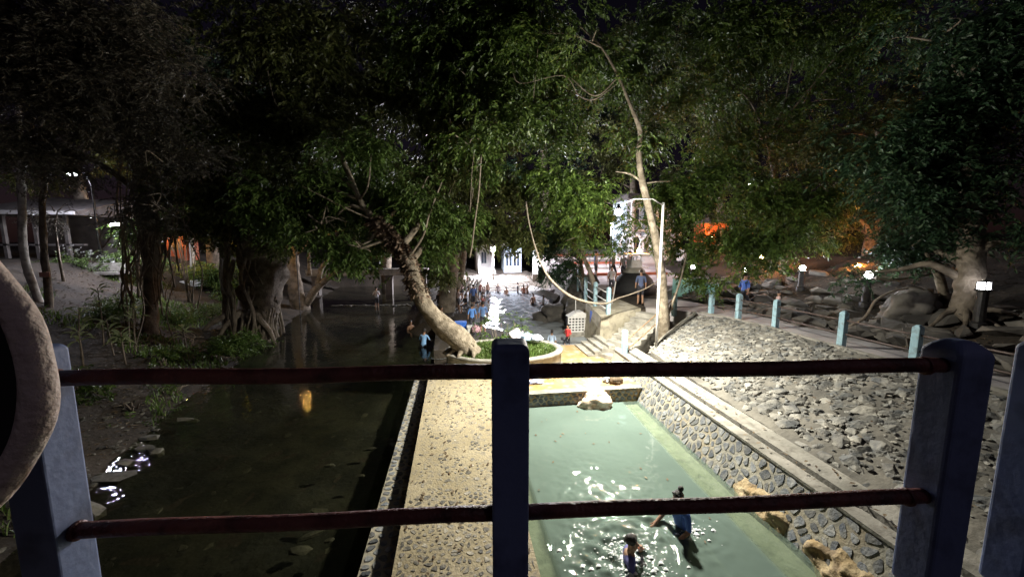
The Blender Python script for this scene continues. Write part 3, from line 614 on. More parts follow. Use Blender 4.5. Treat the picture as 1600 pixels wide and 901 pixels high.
prof_ = [(0.11 * math.sin(a), FLOOD.z + 0.17 - 0.11 * math.cos(a)) for a in np.linspace(0.1, math.pi - 0.1, 9)]
MB().lathe((FLOOD.x, FLOOD.y, 0), prof_, 14).build('bulb', 'floodbulb', fp, True)
sd_ = bpy.data.lights.new('flood_beam', 'SPOT'); sd_.energy = SPOT_W; sd_.color = (1.0, 0.95, 0.80); sd_.spot_size = R(150); sd_.spot_blend = 0.75; sd_.shadow_soft_size = 0.19
so_ = bpy.data.objects.new('flood_beam', sd_); C.objects.link(so_); so_.parent = fp; so_.matrix_parent_inverse = PARINV[fp.name]; so_.location = FLOOD - Vector((0, 0, 0.06)); so_.rotation_euler = (R(4), R(8), 0)
# bollard lanterns on the hillside
BL = [(13.98, 8.0, 3.66, 0.095, 1, 'squat square lantern in front of the big trunk at the right edge'), (14.15, 11.0, 3.70, 0.11, 0, 'white globe lantern on a dark column left of the boulder heap'),
      (14.65, 14.0, 3.72, 0.105, 0, 'white globe lantern on a column, second from the right boulders'), (14.44, 17.0, 3.44, 0.105, 0, 'white globe lantern above the blue clothed walker'), (13.66, 20.0, 3.40, 0.105, 0, 'farthest small white globe lantern of the hillside row')]
for (x, y, z, r, sq, lab) in BL:
    g = ground_z(x, y); t = thing('bollard_lantern', lab, 'lantern', (x, y, g), 'lanterns on the right hillside')
    MB().lathe((x, y, 0), [(0.17, g - 0.3), (0.17, g + 0.12), (0.12, g + 0.16), (0.11, z - r - 0.08), (0.16, z - r - 0.05), (0.16, z - r - 0.005)], 12).build('column', 'darkmetal', t)
    if sq:
        MB().post((x, y), (1, 0, 0), (0, 1, 0), r * 1.9, r * 1.9, z - r, z + r, 0.04).build('globe', 'lensnear', t)
        for a in (-1, 1):
            for b in (-1, 1): MB().box(x + a * r * 0.97 - .012, x + a * r * 0.97 + .012, y + b * r * 0.97 - .012, y + b * r * 0.97 + .012, z - r, z + r).build('frame_bar', 'darkmetal', t)
        for h in (-0.4, 0.1, 0.55): MB().tube([(x - r, y - r, z + h * r), (x + r, y - r, z + h * r), (x + r, y + r, z + h * r), (x - r, y + r, z + h * r), (x - r, y - r, z + h * r)], 0.008, 5).build('guard_wire', 'darkmetal', t)
    else:
        prof = [(r * math.sin(a), z - r * math.cos(a)) for a in np.linspace(0.12, math.pi - 0.05, 9)]; MB().lathe((x, y, 0), prof, 14).build('globe', 'lens', t, True)
    MB().lathe((x, y, 0), [(r * 1.15, z + r * 0.93), (r * 1.2, z + r * 1.02), (r * 0.5, z + r * 1.35), (0.02, z + r * 1.5)], 12).build('cap', 'darkmetal', t)
def spot_lamp(p, r, lens, lab, down=0.0):
    g = ground_z(p.x, p.y); t = thing('orange_lamp', lab, 'lamp', (p.x, p.y, min(g, p.z - 0.2)), 'orange lamps among the trees')
    MB().tube([(p.x, p.y, g - 0.1), (p.x, p.y, p.z - r)], 0.03, 8).build('stake', 'darkmetal', t)
    MB().lathe((p.x, p.y, 0), [(r * math.sin(a), p.z - r * math.cos(a)) for a in np.linspace(0.12, math.pi - 0.12, 8)], 12).build('bulb', lens, t, True)
    MB().lathe((p.x, p.y, 0), [(r * 0.5, p.z - r * 1.3), (r * 0.9, p.z - r * 0.75)], 10).build('socket', 'darkmetal', t)
spot_lamp(atY(1341, 416, 14.2), 0.11, 'orangelens', 'orange lamp beside the glowing trunk right of the lantern row')
spot_lamp(atY(1190, 401, 19.0), 0.10, 'orangelens', 'small orange lamp between leaves above the path')
def street_lamp(p, lab, lens, lean=0.0, group='white street lamps on the left'):
    g = ground_z(p.x, p.y + 0.4); t = thing('street_lamp', lab, 'street lamp', (p.x + 0.5, p.y + 0.4, g), group)
    MB().tube([(p.x + 0.5, p.y + 0.4, g - 0.2), (p.x + 0.5, p.y + 0.4, p.z - 0.5), (p.x + 0.35, p.y + 0.3, p.z + 0.12), (p.x, p.y, p.z + 0.10)], [0.06, 0.045, 0.035, 0.03], 8).build('pole', 'darkmetal', t, True)
    MB().hull8([(p.x - .30, p.y - .13, p.z + .0), (p.x + .22, p.y - .13, p.z + .05), (p.x + .22, p.y + .13, p.z + .05), (p.x - .30, p.y + .13, p.z + .0)], [(p.x - .22, p.y - .08, p.z + .12), (p.x + .2, p.y - .08, p.z + .14), (p.x + .2, p.y + .08, p.z + .14), (p.x - .22, p.y + .08, p.z + .12)]).build('lamp_head', 'darkmetal', t)
    MB().hull8([(p.x - .20, p.y - .08, p.z - .10), (p.x + .14, p.y - .08, p.z - .07), (p.x + .14, p.y + .08, p.z - .07), (p.x - .20, p.y + .08, p.z - .10)], [(p.x - .27, p.y - .11, p.z - .004), (p.x + .19, p.y - .11, p.z + .044), (p.x + .19, p.y + .11, p.z + .044), (p.x - .27, p.y + .11, p.z - .004)]).build('lens', lens, t)
street_lamp(atY(182, 350, 22), 'bright white street lamp beside the vine covered trunk on the left', 'whitelens')
street_lamp(atY(113, 272, 24), 'higher tilted white street lamp above the pavilion roof', 'whitelens')

# ================================================================== PLANTER, GRASS
pc = Vector((1.78, 13.42, 0)); prx, pry = 2.12, 1.42
pl = thing('round_planter', 'round concrete planter ringed by a pale rim at the walkway end', 'planter', (pc.x, pc.y, 0.4))
mb = MB(); nseg = 56; prof = [(1.0, 0.365), (1.0, 0.80), (1.03, 0.82), (1.035, 0.91), (1.01, 0.94), (0.93, 0.94), (0.91, 0.80)]
vs = []
for (s, z) in prof:
    for k in range(nseg):
        th = 2 * math.pi * k / nseg; w = 0.012 * mnoise.noise(Vector((math.cos(th) * 3, math.sin(th) * 3, z * 4)))
        vs.append((pc.x + prx * (s + w) * math.cos(th), pc.y + pry * (s + w) * math.sin(th), z + w))
mb.add(vs, [(i * nseg + k, i * nseg + (k + 1) % nseg, (i + 1) * nseg + (k + 1) % nseg, (i + 1) * nseg + k) for i in range(len(prof) - 1) for k in range(nseg)])
mb.build('planter_wall', 'concrete', pl, True)
MB().hull8([(pc.x + prx * .92 * math.cos(t), pc.y + pry * .92 * math.sin(t), 0.5) for t in np.linspace(0, 2 * math.pi, 33)[:-1]], [(pc.x + prx * .92 * math.cos(t), pc.y + pry * .92 * math.sin(t), 0.85) for t in np.linspace(0, 2 * math.pi, 33)[:-1]]).build('soil_bed', 'soil', pl)
def blades(n, pick, h0, h1, w, seed):
    g = np.random.default_rng(seed); V = []; T = []
    for i in range(n):
        x, y, z = pick(g); h = g.uniform(h0, h1); a = g.uniform(0, 6.28); b = g.uniform(0.1, 0.7) * h; c = g.uniform(0, 6.28)
        dx, dy = math.cos(a) * w, math.sin(a) * w; ox, oy = math.cos(c) * b, math.sin(c) * b; k = len(V)
        V += [(x - dx, y - dy, z), (x + dx, y + dy, z), (x + ox * .4 + dx * .7, y + oy * .4 + dy * .7, z + h * .6), (x + ox * .4 - dx * .7, y + oy * .4 - dy * .7, z + h * .6), (x + ox, y + oy, z + h * .9)]
        T += [(k, k + 1, k + 2), (k, k + 2, k + 3), (k + 3, k + 2, k + 4)]
    return np_mesh('grass', V, tris=np.array(T))
def pick_pl(g):
    r = math.sqrt(g.uniform(0, 1)) * 0.9; t = g.uniform(0, 6.28); return pc.x + prx * r * math.cos(t), pc.y + pry * r * math.sin(t), 0.85
gr = obj('grass', blades(9000, pick_pl, 0.05, 0.15, 0.012, 5), 'grass'); gr['kind'] = 'stuff'; gr['label'] = 'bright green grass filling the round planter'; gr['category'] = 'grass'

# ================================================================== FOLIAGE TOOLS
def leaf_cloud(clusters, twigs, per, size, seed, L=0.5, aspect=0.42, droop=0.35, flood_gap=2.3, shell=0.55, spray=1.0):
    """leaf rhombs along twigs scattered in ellipsoids"""
    twigs = int(twigs * 1.75)
    g = np.random.default_rng(seed); w = np.array([c[1][0] * c[1][1] * c[1][2] for c in clusters]) ** 0.8; w /= w.sum()
    which = g.choice(len(clusters), twigs, p=w); cen = np.array([c[0] for c in clusters])[which]; rad = np.array([c[1] for c in clusters])[which]
    u = g.normal(size=(twigs, 3)); u /= np.linalg.norm(u, axis=1, keepdims=True); u *= (g.uniform(0.02, 1, (twigs, 1)) ** shell)
    ns = max(1, twigs // 9); sidx = g.integers(0, ns, twigs)          # twigs gather in hanging sprays
    u = u[sidx]; P = cen[sidx] + u * rad[sidx] + g.normal(size=(twigs, 3)) * np.array([0.30, 0.30, 0.17]) * spray; which = which[sidx]
    keep = np.linalg.norm(P - np.array(FLOOD), axis=1) > flood_gap + g.uniform(0, 0.8, twigs)
    # gaps: drop twigs where a coarse field is low
    fld = vnoise(P[:, 0] + P[:, 2] * 0.7, P[:, 1] * 0.6 + P[:, 2], 0.75, seed % 13) + 0.6 * vnoise(P[:, 0] - P[:, 2], P[:, 2] + P[:, 1], 1.7, seed % 7 + 3)
    keep &= fld > -0.12
    P = P[keep]; u = u[keep]; n = len(P)
    D = u * [1, 1, 0.4] + g.normal(size=(n, 3)) * 0.5; D[:, 2] -= droop; D /= np.linalg.norm(D, axis=1, keepdims=True)
    t = (np.arange(per) + g.uniform(0, 1, (n, per))) / per
    base = P[:, None] + D[:, None] * (t * L)[..., None]; base[..., 2] -= droop * 0.5 * L * t ** 2
    S = np.cross(D, [0, 0, 1]); S /= np.linalg.norm(S, axis=1, keepdims=True) + 1e-6
    sgn = np.where(np.arange(per) % 2 == 0, 1, -1)[None, :, None]
    d = S[:, None] * sgn * 0.85 + D[:, None] * 0.55 + g.normal(size=(n, per, 3)) * 0.28; d[..., 2] -= droop * 0.8
    d /= np.linalg.norm(d, axis=-1, keepdims=True)
    up = np.array([0, 0, 1.0]) + g.normal(size=(n, per, 3)) * 0.45
    sd = np.cross(d, up); sd /= np.linalg.norm(sd, axis=-1, keepdims=True) + 1e-6; nn = np.cross(sd, d)
    s = size * g.uniform(0.65, 1.25, (n, per, 1))
    a = base; m = base + d * s * 0.48; b = base + d * s; b[..., 2] -= (s[..., 0] * 0.12)
    l = m + sd * s * aspect * 0.5 + nn * s * 0.07; r = m - sd * s * aspect * 0.5 + nn * s * 0.07
    V = np.stack([a, l, b, r], 2).reshape(-1, 3); k = np.arange(n * per) * 4
    T = np.concatenate([np.stack([k, k + 1, k + 2], 1), np.stack([k, k + 2, k + 3], 1)])
    return np_mesh('crown', V, tris=T)
def limb(a, b, r0, r1, seed, parent, m, arch=0.15, name='branch', n=7, segs=9):
    rr2 = random.Random(seed); a = Vector(a); b = Vector(b); L = (b - a).length; pts = []
    off = [Vector((rr2.uniform(-1, 1), rr2.uniform(-1, 1), rr2.uniform(-1, 1))) * L * 0.09 for _ in range(4)]
    ctrl = [a, a.lerp(b, .3) + off[0] + Vector((0, 0, arch * L)), a.lerp(b, .65) + off[1] + Vector((0, 0, arch * L * .8)), b]
    pts = smooth(ctrl, segs // 3 + 1); rad = np.linspace(r0, r1, len(pts))
    return MB().tube([Vector(p) for p in pts], rad, n, 0.1).build(name, m, parent, True), [Vector(p) for p in pts]
def twigs_mesh(clusters, seed, n, parent, m):
    rr2 = random.Random(seed); mb = MB()
    for _ in range(n):
        c, r = rr2.choice(clusters); c = Vector(c); d = Vector((rr2.gauss(0, 1), rr2.gauss(0, 1), rr2.gauss(0, .7))).normalized()
        a = c + Vector((d.x * r[0], d.y * r[1], d.z * r[2])) * rr2.uniform(0, .35); b = c + Vector((d.x * r[0], d.y * r[1], d.z * r[2])) * rr2.uniform(.7, 1)
        mid = a.lerp(b, .5) + Vector((rr2.uniform(-.3, .3), rr2.uniform(-.3, .3), rr2.uniform(0, .35)))
        mb.tube([Vector(p) for p in smooth([a, mid, b], 4)], list(np.linspace(0.028, 0.007, 9)), 5)
    o = mb.build('twigs', m, parent, True); stuff(o); return o
def tree(name, label, trunk, radii, clusters, leaf, twigs, size, bark='bark', per=12, L=0.5, aspect=0.42, droop=0.35, seed=1, limbs=True, nt=26, group=None, wob=0.25, vines=0, sub=12, shell=0.55, flood_gap=2.3, trunkname='trunk'):
    base = Vector(trunk[0]); t = thing(name, label, 'tree', (base.x, base.y, base.z), group)
    P = smooth([(*p, r) for p, r in zip(trunk, radii)], 6)
    MB().tube([Vector(p[:3]) for p in P], [max(0.012, p[3]) for p in P], sub, wob).build(trunkname, bark, t, True)
    if clusters:
        cl = [(tuple(c), tuple(r)) for c, r in clusters]
        if limbs:
            for i, (c, r) in enumerate(cl):
                q = min(P[len(P) // 3:], key=lambda p: (Vector(p[:3]) - Vector(c)).length + 0.35 * abs(p[2] - c[2] + 1.2)); r0 = max(0.03, min(q[3] * 0.65, 0.14))
                limb(q[:3], c, r0, 0.02, seed * 31 + i, t, bark)
        if nt: twigs_mesh(cl, seed + 5, nt, t, bark)
        obj('crown', leaf_cloud(cl, twigs, per, size, seed, L, aspect, droop, flood_gap, shell), leaf, t)
    rr2 = random.Random(seed + 77)
    for k in range(vines):
        c, r = rr2.choice(clusters); a = Vector(c) + Vector((rr2.uniform(-.8, .8) * r[0], rr2.uniform(-.8, .8) * r[1], -r[2] * 0.2)); ln = rr2.uniform(1.2, 3.2)
        pts = smooth([a, a + Vector((rr2.uniform(-.2, .2), rr2.uniform(-.2, .2), -ln * .4)), a + Vector((rr2.uniform(-.35, .35), rr2.uniform(-.3, .3), -ln))], 5)
        MB().tube([Vector(p) for p in pts], 0.012, 5).build('vine', 'vine', t, True)
    return t
def cl(px, py, Y, rx, rz, ry=None):
    """a leaf mass centred where the photo shows it at depth Y; radii in metres"""
    p = atY(px, py, Y); return (p, (rx, ry or max(rx, rz) * 0.8, rz))
def trunk_px(lst, Y): return [atY(px, py, Y + dy) for px, py, dy in lst]

# ================================================================== TREES
# 1 leaning tree in the planter
tp = [Vector((0.55, 13.2, 0.8))] + trunk_px([(712, 525, 0), (688, 505, 0), (664, 476, 0), (648, 440, 0), (636, 405, .2), (612, 372, .3), (585, 345, .4), (562, 312, .5), (545, 272, .6), (530, 235, .8)], 13.1)
t1 = tree('leaning_tree', 'pale leaning tree rooted in the round planter, bending left over the river', tp, [.42, .40, .33, .29, .27, .26, .16, .12, .10, .085, .06],
     [cl(500, 350, 13.4, 1.0, .55), cl(560, 385, 13.2, .9, .45), cl(470, 300, 14, 1.3, .7), cl(560, 225, 14.2, 1.1, .6), cl(650, 300, 14, 1.2, .8), cl(700, 335, 14.6, 1.0, .7), cl(610, 395, 14, .7, .35), cl(430, 335, 14.5, 1.1, .6), cl(520, 300, 14.5, 1.1, .7), cl(600, 320, 14.6, 1.0, .7), cl(670, 385, 14.8, .8, .4)], 'leafbright', 2300, .175, 'palebark', seed=21, wob=0.2, sub=16, droop=.5)
# shaggy epiphyte sleeve on the middle of that trunk
mb = MB(); g_ = random.Random(4); prev = [Vector(p) for p in tp[3:7]]
PP = [Vector(p) for p in smooth(tp[3:8], 14)][6:]
for i, p in enumerate(PP):
    for k in range(26):
        a = Vector((g_.gauss(0, 1), g_.gauss(0, 1), g_.gauss(0, .6))).normalized(); q = p + a * g_.uniform(.22, .33); s = g_.uniform(.05, .12)
        e = Vector((g_.gauss(0, 1), g_.gauss(0, 1), g_.gauss(0, 1))).normalized().cross(a).normalized(); f_ = a.cross(e)
        mb.add([q - a * .12 - e * s, q - a * .12 + e * s, q + f_ * s * 2.0 + a * .05 - Vector((0, 0, s)), q - f_ * s * .9 + a * .03], [(0, 1, 2), (0, 3, 1)])
mb.build('shaggy_growth', 'shag', t1)
for k in range(6):     # roots spilling over the planter rim
    th = 2.0 + k * .55; e = Vector((0.55 + math.cos(th) * 1.0, 13.2 + math.sin(th) * .7, .90)); limb((0.5 + math.cos(th) * .2, 13.2 + math.sin(th) * .2, 1.25), e, .16, .05, 400 + k, t1, 'palebark', .02, 'root')
for pts, r in (([(636, 405, 0), (660, 370, 0), (672, 330, .2), (690, 285, .4)], .05), ([(562, 312, .4), (575, 290, .3), (580, 240, .2)], .04), ([(585, 345, .3), (540, 325, .1), (490, 300, 0), (470, 290, 0)], .035), ([(612, 372, .2), (540, 395, 0), (480, 410, 0)], .05)):
    P = [Vector(p) for p in smooth(trunk_px(pts, 13.1), 5)]; MB().tube(P, list(np.linspace(r, r * .45, len(P))), 8, .1).build('branch', 'palebark', t1, True)

# 2 right tree behind the floodlight pole
tp = trunk_px([(1040, 545, 0), (1037, 500, 0), (1034, 440, 0), (1028, 390, 0), (1016, 335, 0), (1004, 285, 0), (998, 240, 0), (1000, 205, 0), (985, 165, 0), (966, 120, .2), (940, 75, .4), (905, 40, .6)], 13.1)
t2 = tree('slender_tree', 'slender pale trunk rising beside the white pole at the stair', tp, [.27, .21, .175, .155, .135, .115, .095, .08, .058, .042, .032, .022],
     [cl(910, 300, 15.0, 1.5, .8), cl(960, 240, 14.6, 1.5, .8), cl(860, 335, 15.6, 1.1, .6), cl(905, 370, 15.8, .8, .5), cl(1000, 215, 15.5, 1.3, .8), cl(1120, 260, 15, 1.6, 1.0), cl(1190, 300, 15, 1.5, 1.0), cl(1080, 370, 15.5, .9, .6), cl(1150, 380, 14.4, 1.3, .7), cl(1140, 440, 13.8, .7, .35), cl(1210, 370, 14, 1.3, .7), cl(960, 110, 16, 2.2, 1.2), cl(860, 190, 16, 1.6, 1.0), cl(1080, 160, 16, 2.0, 1.3), cl(1060, 300, 15.4, 1.2, .8), cl(1110, 330, 15, 1.2, .7), cl(1075, 430, 14.6, .5, .3), cl(1185, 415, 14.4, .7, .35), cl(1250, 330, 14, 1.3, .8), cl(1300, 300, 14, 1.3, .9), cl(1115, 438, 14, .7, .3), cl(940, 330, 15.6, .9, .5), cl(1025, 130, 15.5, 1.8, 1.0), cl(870, 270, 15, 1.3, .7), cl(1000, 305, 16.5, .7, .4), cl(1048, 335, 16.5, .7, .5), cl(975, 365, 16.5, .5, .3), cl(1030, 372, 17, .6, .25), cl(1150, 60, 16, 2.6, 1.2), cl(1050, 40, 16, 2.2, 1.0), cl(1003, 205, 12.5, .6, .4), cl(985, 165, 12.4, .6, .4), cl(960, 110, 12.4, .7, .45), cl(925, 65, 12.4, .8, .5), cl(1225, 382, 13.8, .8, .3), cl(1290, 375, 13.6, .8, .3), cl(1100, 400, 14.4, .7, .35), cl(1000, 345, 15.8, .55, .3), cl(1045, 300, 15.8, .6, .4), cl(975, 320, 15.6, .6, .4), cl(1060, 385, 15, .6, .35), cl(960, 385, 16, .5, .25)],
     'leaf', 7000, .165, 'palebark', seed=22, sub=14, droop=.4, limbs=False)
for pts, r in (([(1004, 285, 0), (985, 272, 0), (962, 268, .2)], .05), ([(1000, 288, 0), (1025, 284, 0), (1050, 283, .3)], .035), ([(1038, 505, 0), (1052, 470, .1), (1064, 435, .2), (1072, 400, .3)], .06), ([(940, 75, .4), (895, 55, .3), (842, 52, .2)], .025), ([(966, 120, .1), (930, 150, 0), (890, 120, .2)], .03)):
    P = [Vector(p) for p in smooth(trunk_px(pts, 13.1), 5)]; MB().tube(P, list(np.linspace(r, r * .4, len(P))), 8, .1).build('branch', 'palebark', t2, True)

# 3 centre trees on the spit, hanging foliage
tp = [Vector((-0.6, 23.5, 0.3))] + trunk_px([(704, 425, 0), (712, 380, 0), (722, 320, -.5), (735, 250, -2), (745, 160, -3)], 23.5)
tree('spit_tree', 'thick dark tree on the bank spit behind the leaning trunk', tp, [.55, .45, .38, .3, .22, .12],
     [cl(720, 345, 19, 2.0, 1.1), cl(650, 350, 20, 1.6, 1.0), cl(770, 340, 18.5, 1.2, .8), cl(700, 270, 18, 2.2, 1.2), cl(800, 300, 18, 1.3, .8), cl(690, 420, 20, .8, .7), cl(745, 200, 17.5, 2.6, 1.4), cl(820, 130, 17.5, 2.6, 1.5), cl(640, 160, 18, 2.4, 1.3), cl(760, 372, 17.5, .7, .35), cl(800, 378, 18, .7, .3), cl(835, 372, 17.5, .7, .4), cl(690, 375, 18.5, 1.0, .5)], 'leafolive', 4600, .20, seed=23, vines=7, droop=.5)
tp = [Vector((-0.2, 25.5, 0.3))] + trunk_px([(722, 410, 0), (726, 350, 0), (760, 250, 0), (790, 150, -2), (800, 60, -4)], 25.5)
tree('spit_tree', 'paler slim trunk beside the thick spit tree', tp, [.3, .26, .22, .2, .15, .1],
     [cl(790, 80, 15, 2.6, 1.3), cl(700, 70, 16, 2.6, 1.4), cl(880, 90, 15.5, 1.8, 1.0), cl(740, 130, 14.5, 1.5, .8), cl(790, 185, 13.5, 1.0, .55), cl(730, 225, 14, .8, .5), cl(745, 265, 14, .45, .5), cl(800, 20, 15, 3.0, 1.0)], 'leaf', 3200, .18, 'palebark', seed=24, vines=6, droop=.5)
# dense dark tree right of the far pool
bx = at(905, 470, 1.0)
tree('dark_tree', 'dense dark bluish green tree over the boulders right of the far pool', [(7.4, 20.2, 0.6), (7.3, 20.2, 1.8), (7.0, 20.2, 3.2), (6.9, 20.2, 5)], [.22, .18, .14, .08],
     [cl(868, 395, 20, 1.0, 1.2), cl(862, 430, 20, .8, .5), cl(885, 360, 20, 1.0, .7), cl(850, 370, 20.5, .8, .8)], 'leafdark', 1400, .14, seed=25, nt=10, group=None)
tree('small_bent_tree', 'small bent tree growing on the dark boulder near the screen box', [atY(930, 450, 18.0), atY(922, 425, 18), atY(912, 400, 18), atY(905, 370, 18)], [.14, .11, .09, .05], [cl(905, 360, 17.6, .9, .5), cl(935, 345, 17.6, .8, .45), cl(905, 330, 17.5, 1.0, .5)], 'leaf', 520, .15, seed=26, nt=8)
# left bank trees
def bank_base(px, py, zg):
    r = ray(px, py); ts = np.arange(5, 60, .05); X = r.x * ts; Y = r.y * ts; Z = CAM_Z + r.z * ts   # march the sight line to the bank
    hit = np.nonzero(Z < H(X, Y))[0]; t = ts[hit[0]] if len(hit) else 40.0
    return Vector((r.x * t, r.y * t, CAM_Z + r.z * t))
b = bank_base(398, 522, 0.2)
def up_from(b, lst): return [b - Vector((0, 0, .25))] + [atY(px, py, b.y + dy) for px, py, dy in lst]
t4 = tree('broad_trunk_tree', 'broad brown trunk flaring at the river bank, wrapped in roots', up_from(b, [(402, 490, 0), (412, 440, 0), (410, 390, 0), (405, 330, 0), (398, 260, 0), (392, 180, 0)]), [1.05, .95, .95, 1.05, .85, .5, .25],
     [cl(350, 300, 18, 2.4, 1.3), cl(440, 300, 18, 2.2, 1.2), cl(400, 200, 18, 3.2, 1.8), cl(480, 220, 17, 2.6, 1.6), cl(310, 340, 19, 1.4, .9), cl(460, 360, 18, 1.4, .9), cl(350, 370, 21, 1.2, .8), cl(500, 120, 17, 3.0, 1.6), cl(420, 60, 15, 2.2, 1.2), cl(560, 40, 16, 2.4, 1.2), cl(330, 160, 16, 2.0, 1.0)], 'leafolive', 5000, .19, 'bark', seed=27, vines=10, wob=.45, sub=20, droop=.4)
mb = MB(); g_ = random.Random(14)
for k in range(34):     # roots clinging to the trunk
    th = g_.uniform(-2.9, 0.3); a0 = b + Vector((math.cos(th) * 1.05, math.sin(th) * 1.05, g_.uniform(2.4, 5.0))); pts = [a0]
    for j in range(6): th += g_.uniform(-.25, .25); rj = 1.0 + .12 * (j < 2) + .06 * j; pts.append(Vector((b.x + math.cos(th) * rj, b.y + math.sin(th) * rj, a0.z - (a0.z - b.z + .1) * (j + 1) / 6)))
    mb.tube([Vector(p) for p in smooth(pts, 3)], g_.uniform(.03, .09), 6, .2)
mb.build('clinging_roots', 'bark', t4, True)
for k in range(5):      # root buttresses
    e = b + Vector((1.5 - .8 * k, -1.2 - .15 * (k % 2), 0)); e.z = ground_z(e.x, e.y) - .05
    limb(b + Vector((.5 - .25 * k, -.6, 1.3)), e, .2, .08, 90 + k, t4, 'bark', .1, 'root')
b = bank_base(470, 482, 0.1)
t6 = tree('forked_bank_tree', 'forked grey trunks leaning over the dark river beyond the broad trunk', up_from(b, [(462, 450, 0), (458, 415, 0), (455, 370, 0), (450, 300, 0)]), [.62, .5, .4, .3, .16],
     [cl(470, 330, 25, 2.6, 1.6), cl(540, 340, 26, 2.4, 1.5), cl(430, 260, 25, 3.2, 2.0), cl(560, 270, 26, 3.0, 2.0), cl(600, 380, 27, 2.0, 1.0)], 'leaf', 2600, .2, 'bark', seed=28, vines=4)
for pts, r in (([(478, 475, 0), (500, 445, 0), (535, 420, 0), (575, 405, .5), (640, 395, 1)], .3), ([(495, 450, 0), (505, 415, 0), (530, 400, 0), (560, 398, .2)], .2), ([(484, 430, 0), (482, 380, 0), (484, 330, 0)], .14), ([(458, 440, 0), (430, 445, -.4), (395, 462, -.6)], .14)):
    P = [Vector(p) for p in smooth(trunk_px(pts, b.y), 5)]; MB().tube(P, list(np.linspace(r, r * .35, len(P))), 9, .25).build('trunk_fork' if r > .18 else 'branch', 'palebark', t6, True)
# vine-draped tree on the left
b = bank_base(232, 520, 1.5)
t5 = tree('vine_draped_tree', 'vine draped tree with a curtain of hanging roots on the left bank', up_from(b, [(235, 470, 0), (238, 400, 0), (228, 320, 0), (215, 250, 0), (190, 190, 0), (182, 110, 0), (178, 40, 0), (172, -20, 0)]), [.30, .26, .30, .32, .22, .14, .10, .08, .06],
     [cl(175, 185, 12, 1.7, .8), cl(265, 250, 12.5, 1.3, .8), cl(100, 150, 11.5, 2.0, 1.0), cl(220, 120, 11.5, 1.4, .8), cl(30, 215, 12.5, 1.2, .7), cl(270, 110, 11, .9, .4), cl(245, 325, 13.4, .9, .7), cl(50, 60, 11, 2.2, 1.0), cl(180, 40, 11, 1.6, .7)], 'leafgrey', 2600, .12, 'bark', per=22, L=.55, aspect=.24, droop=.12, seed=29, nt=40, wob=.4)
g_ = random.Random(41)
for k in range(44):     # hanging roots: each its own part
    px = g_.gauss(232, 26); y0 = g_.uniform(150, 380); y1 = g_.uniform(430, 560) if g_.random() < .6 else g_.uniform(380, 450); Yv = b.y + g_.uniform(-1.6, .4)
    a = atY(px, y0, Yv); e = bank_base(px + g_.gauss(0, 16), y1, 1.5) if y1 > 500 else atY(px + g_.gauss(0, 18), y1, Yv)
    pts = [a] + [a.lerp(e, f) + Vector((g_.gauss(0, .14), g_.gauss(0, .1), 0)) for f in (.2, .4, .6, .8)] + [e]
    MB().tube([Vector(p) for p in smooth(pts, 4)], g_.uniform(.012, .036), 6).build('hanging_root', 'vine', t5, True)
for pts, r in (([(400, 0, -3), (408, 60, -3), (418, 110, -3), (430, 160, -3), (455, 190, -3)], .02), ([(425, 0, -3), (432, 40, -3), (440, 90, -3), (470, 130, -3)], .018), ([(240, 0, -2), (262, 30, -2), (300, 78, -2)], .02), ([(190, 60, 0), (205, 90, 0), (212, 125, 0)], .025)):
    P = [Vector(p) for p in smooth(trunk_px(pts, b.y), 5)]; MB().tube(P, list(np.linspace(r, r * .6, len(P))), 6).build('branch', 'vine', t5, True)
# two thin pale poles/trunks on the far left
b1 = bank_base(62, 470, 2.6)
t7 = tree('pale_thin_tree', 'pale ringed thin trunk nearest the left edge', up_from(b1, [(38, 400, 0), (35, 320, 0), (30, 230, 0), (28, 140, 0)]), [.13, .12, .11, .10, .07], [cl(25, 120, 12.5, 1.0, .6), cl(60, 200, 12.6, .9, .5)], 'leafgrey', 320, .12, 'whitebark', per=18, aspect=.24, droop=.3, seed=30, nt=6)
b2 = bank_base(76, 480, 2.4)
t8 = tree('pale_thin_tree', 'thin grey trunk carrying a small pink board', up_from(b2, [(74, 440, 0), (68, 380, 0), (66, 320, 0), (68, 270, 0)]), [.12, .11, .10, .09, .06], [cl(75, 250, 13.5, 1.0, .6)], 'leafgrey', 200, .12, 'bark', per=18, aspect=.24, droop=.3, seed=31, nt=6)
pb = atY(70, 429, b2.y - .16); MB().box(pb.x - .17, pb.x + .17, pb.y - .02, pb.y + .01, pb.z - .09, pb.z + .09).build('pink_board', 'pink', t8)
b3 = bank_base(100, 440, 3.0)
tree('pale_thin_tree', 'thinnest dark sapling right of the two pale trunks', up_from(b3, [(92, 400, 0), (86, 350, 0)]), [.06, .05, .03], [cl(90, 330, b3.y, .8, .5)], 'leafgrey', 120, .12, 'bark', per=14, aspect=.3, seed=32, nt=4)
# small white trunked tree and garden shrubs behind the left bank
b = atY(300, 405, 29)
b.z = ground_z(b.x, b.y)
tree('white_fork_tree', 'small white forked trunk behind the lime hedge', [b, atY(299, 385, 29), atY(297, 362, 29), atY(288, 345, 29)], [.15, .13, .12, .06], [cl(290, 320, 29, 2.0, .9), cl(335, 345, 29.5, 1.6, .9), cl(270, 305, 29, 1.6, .7)], 'leafbright', 900, .17, 'whitebark', seed=33, nt=10)
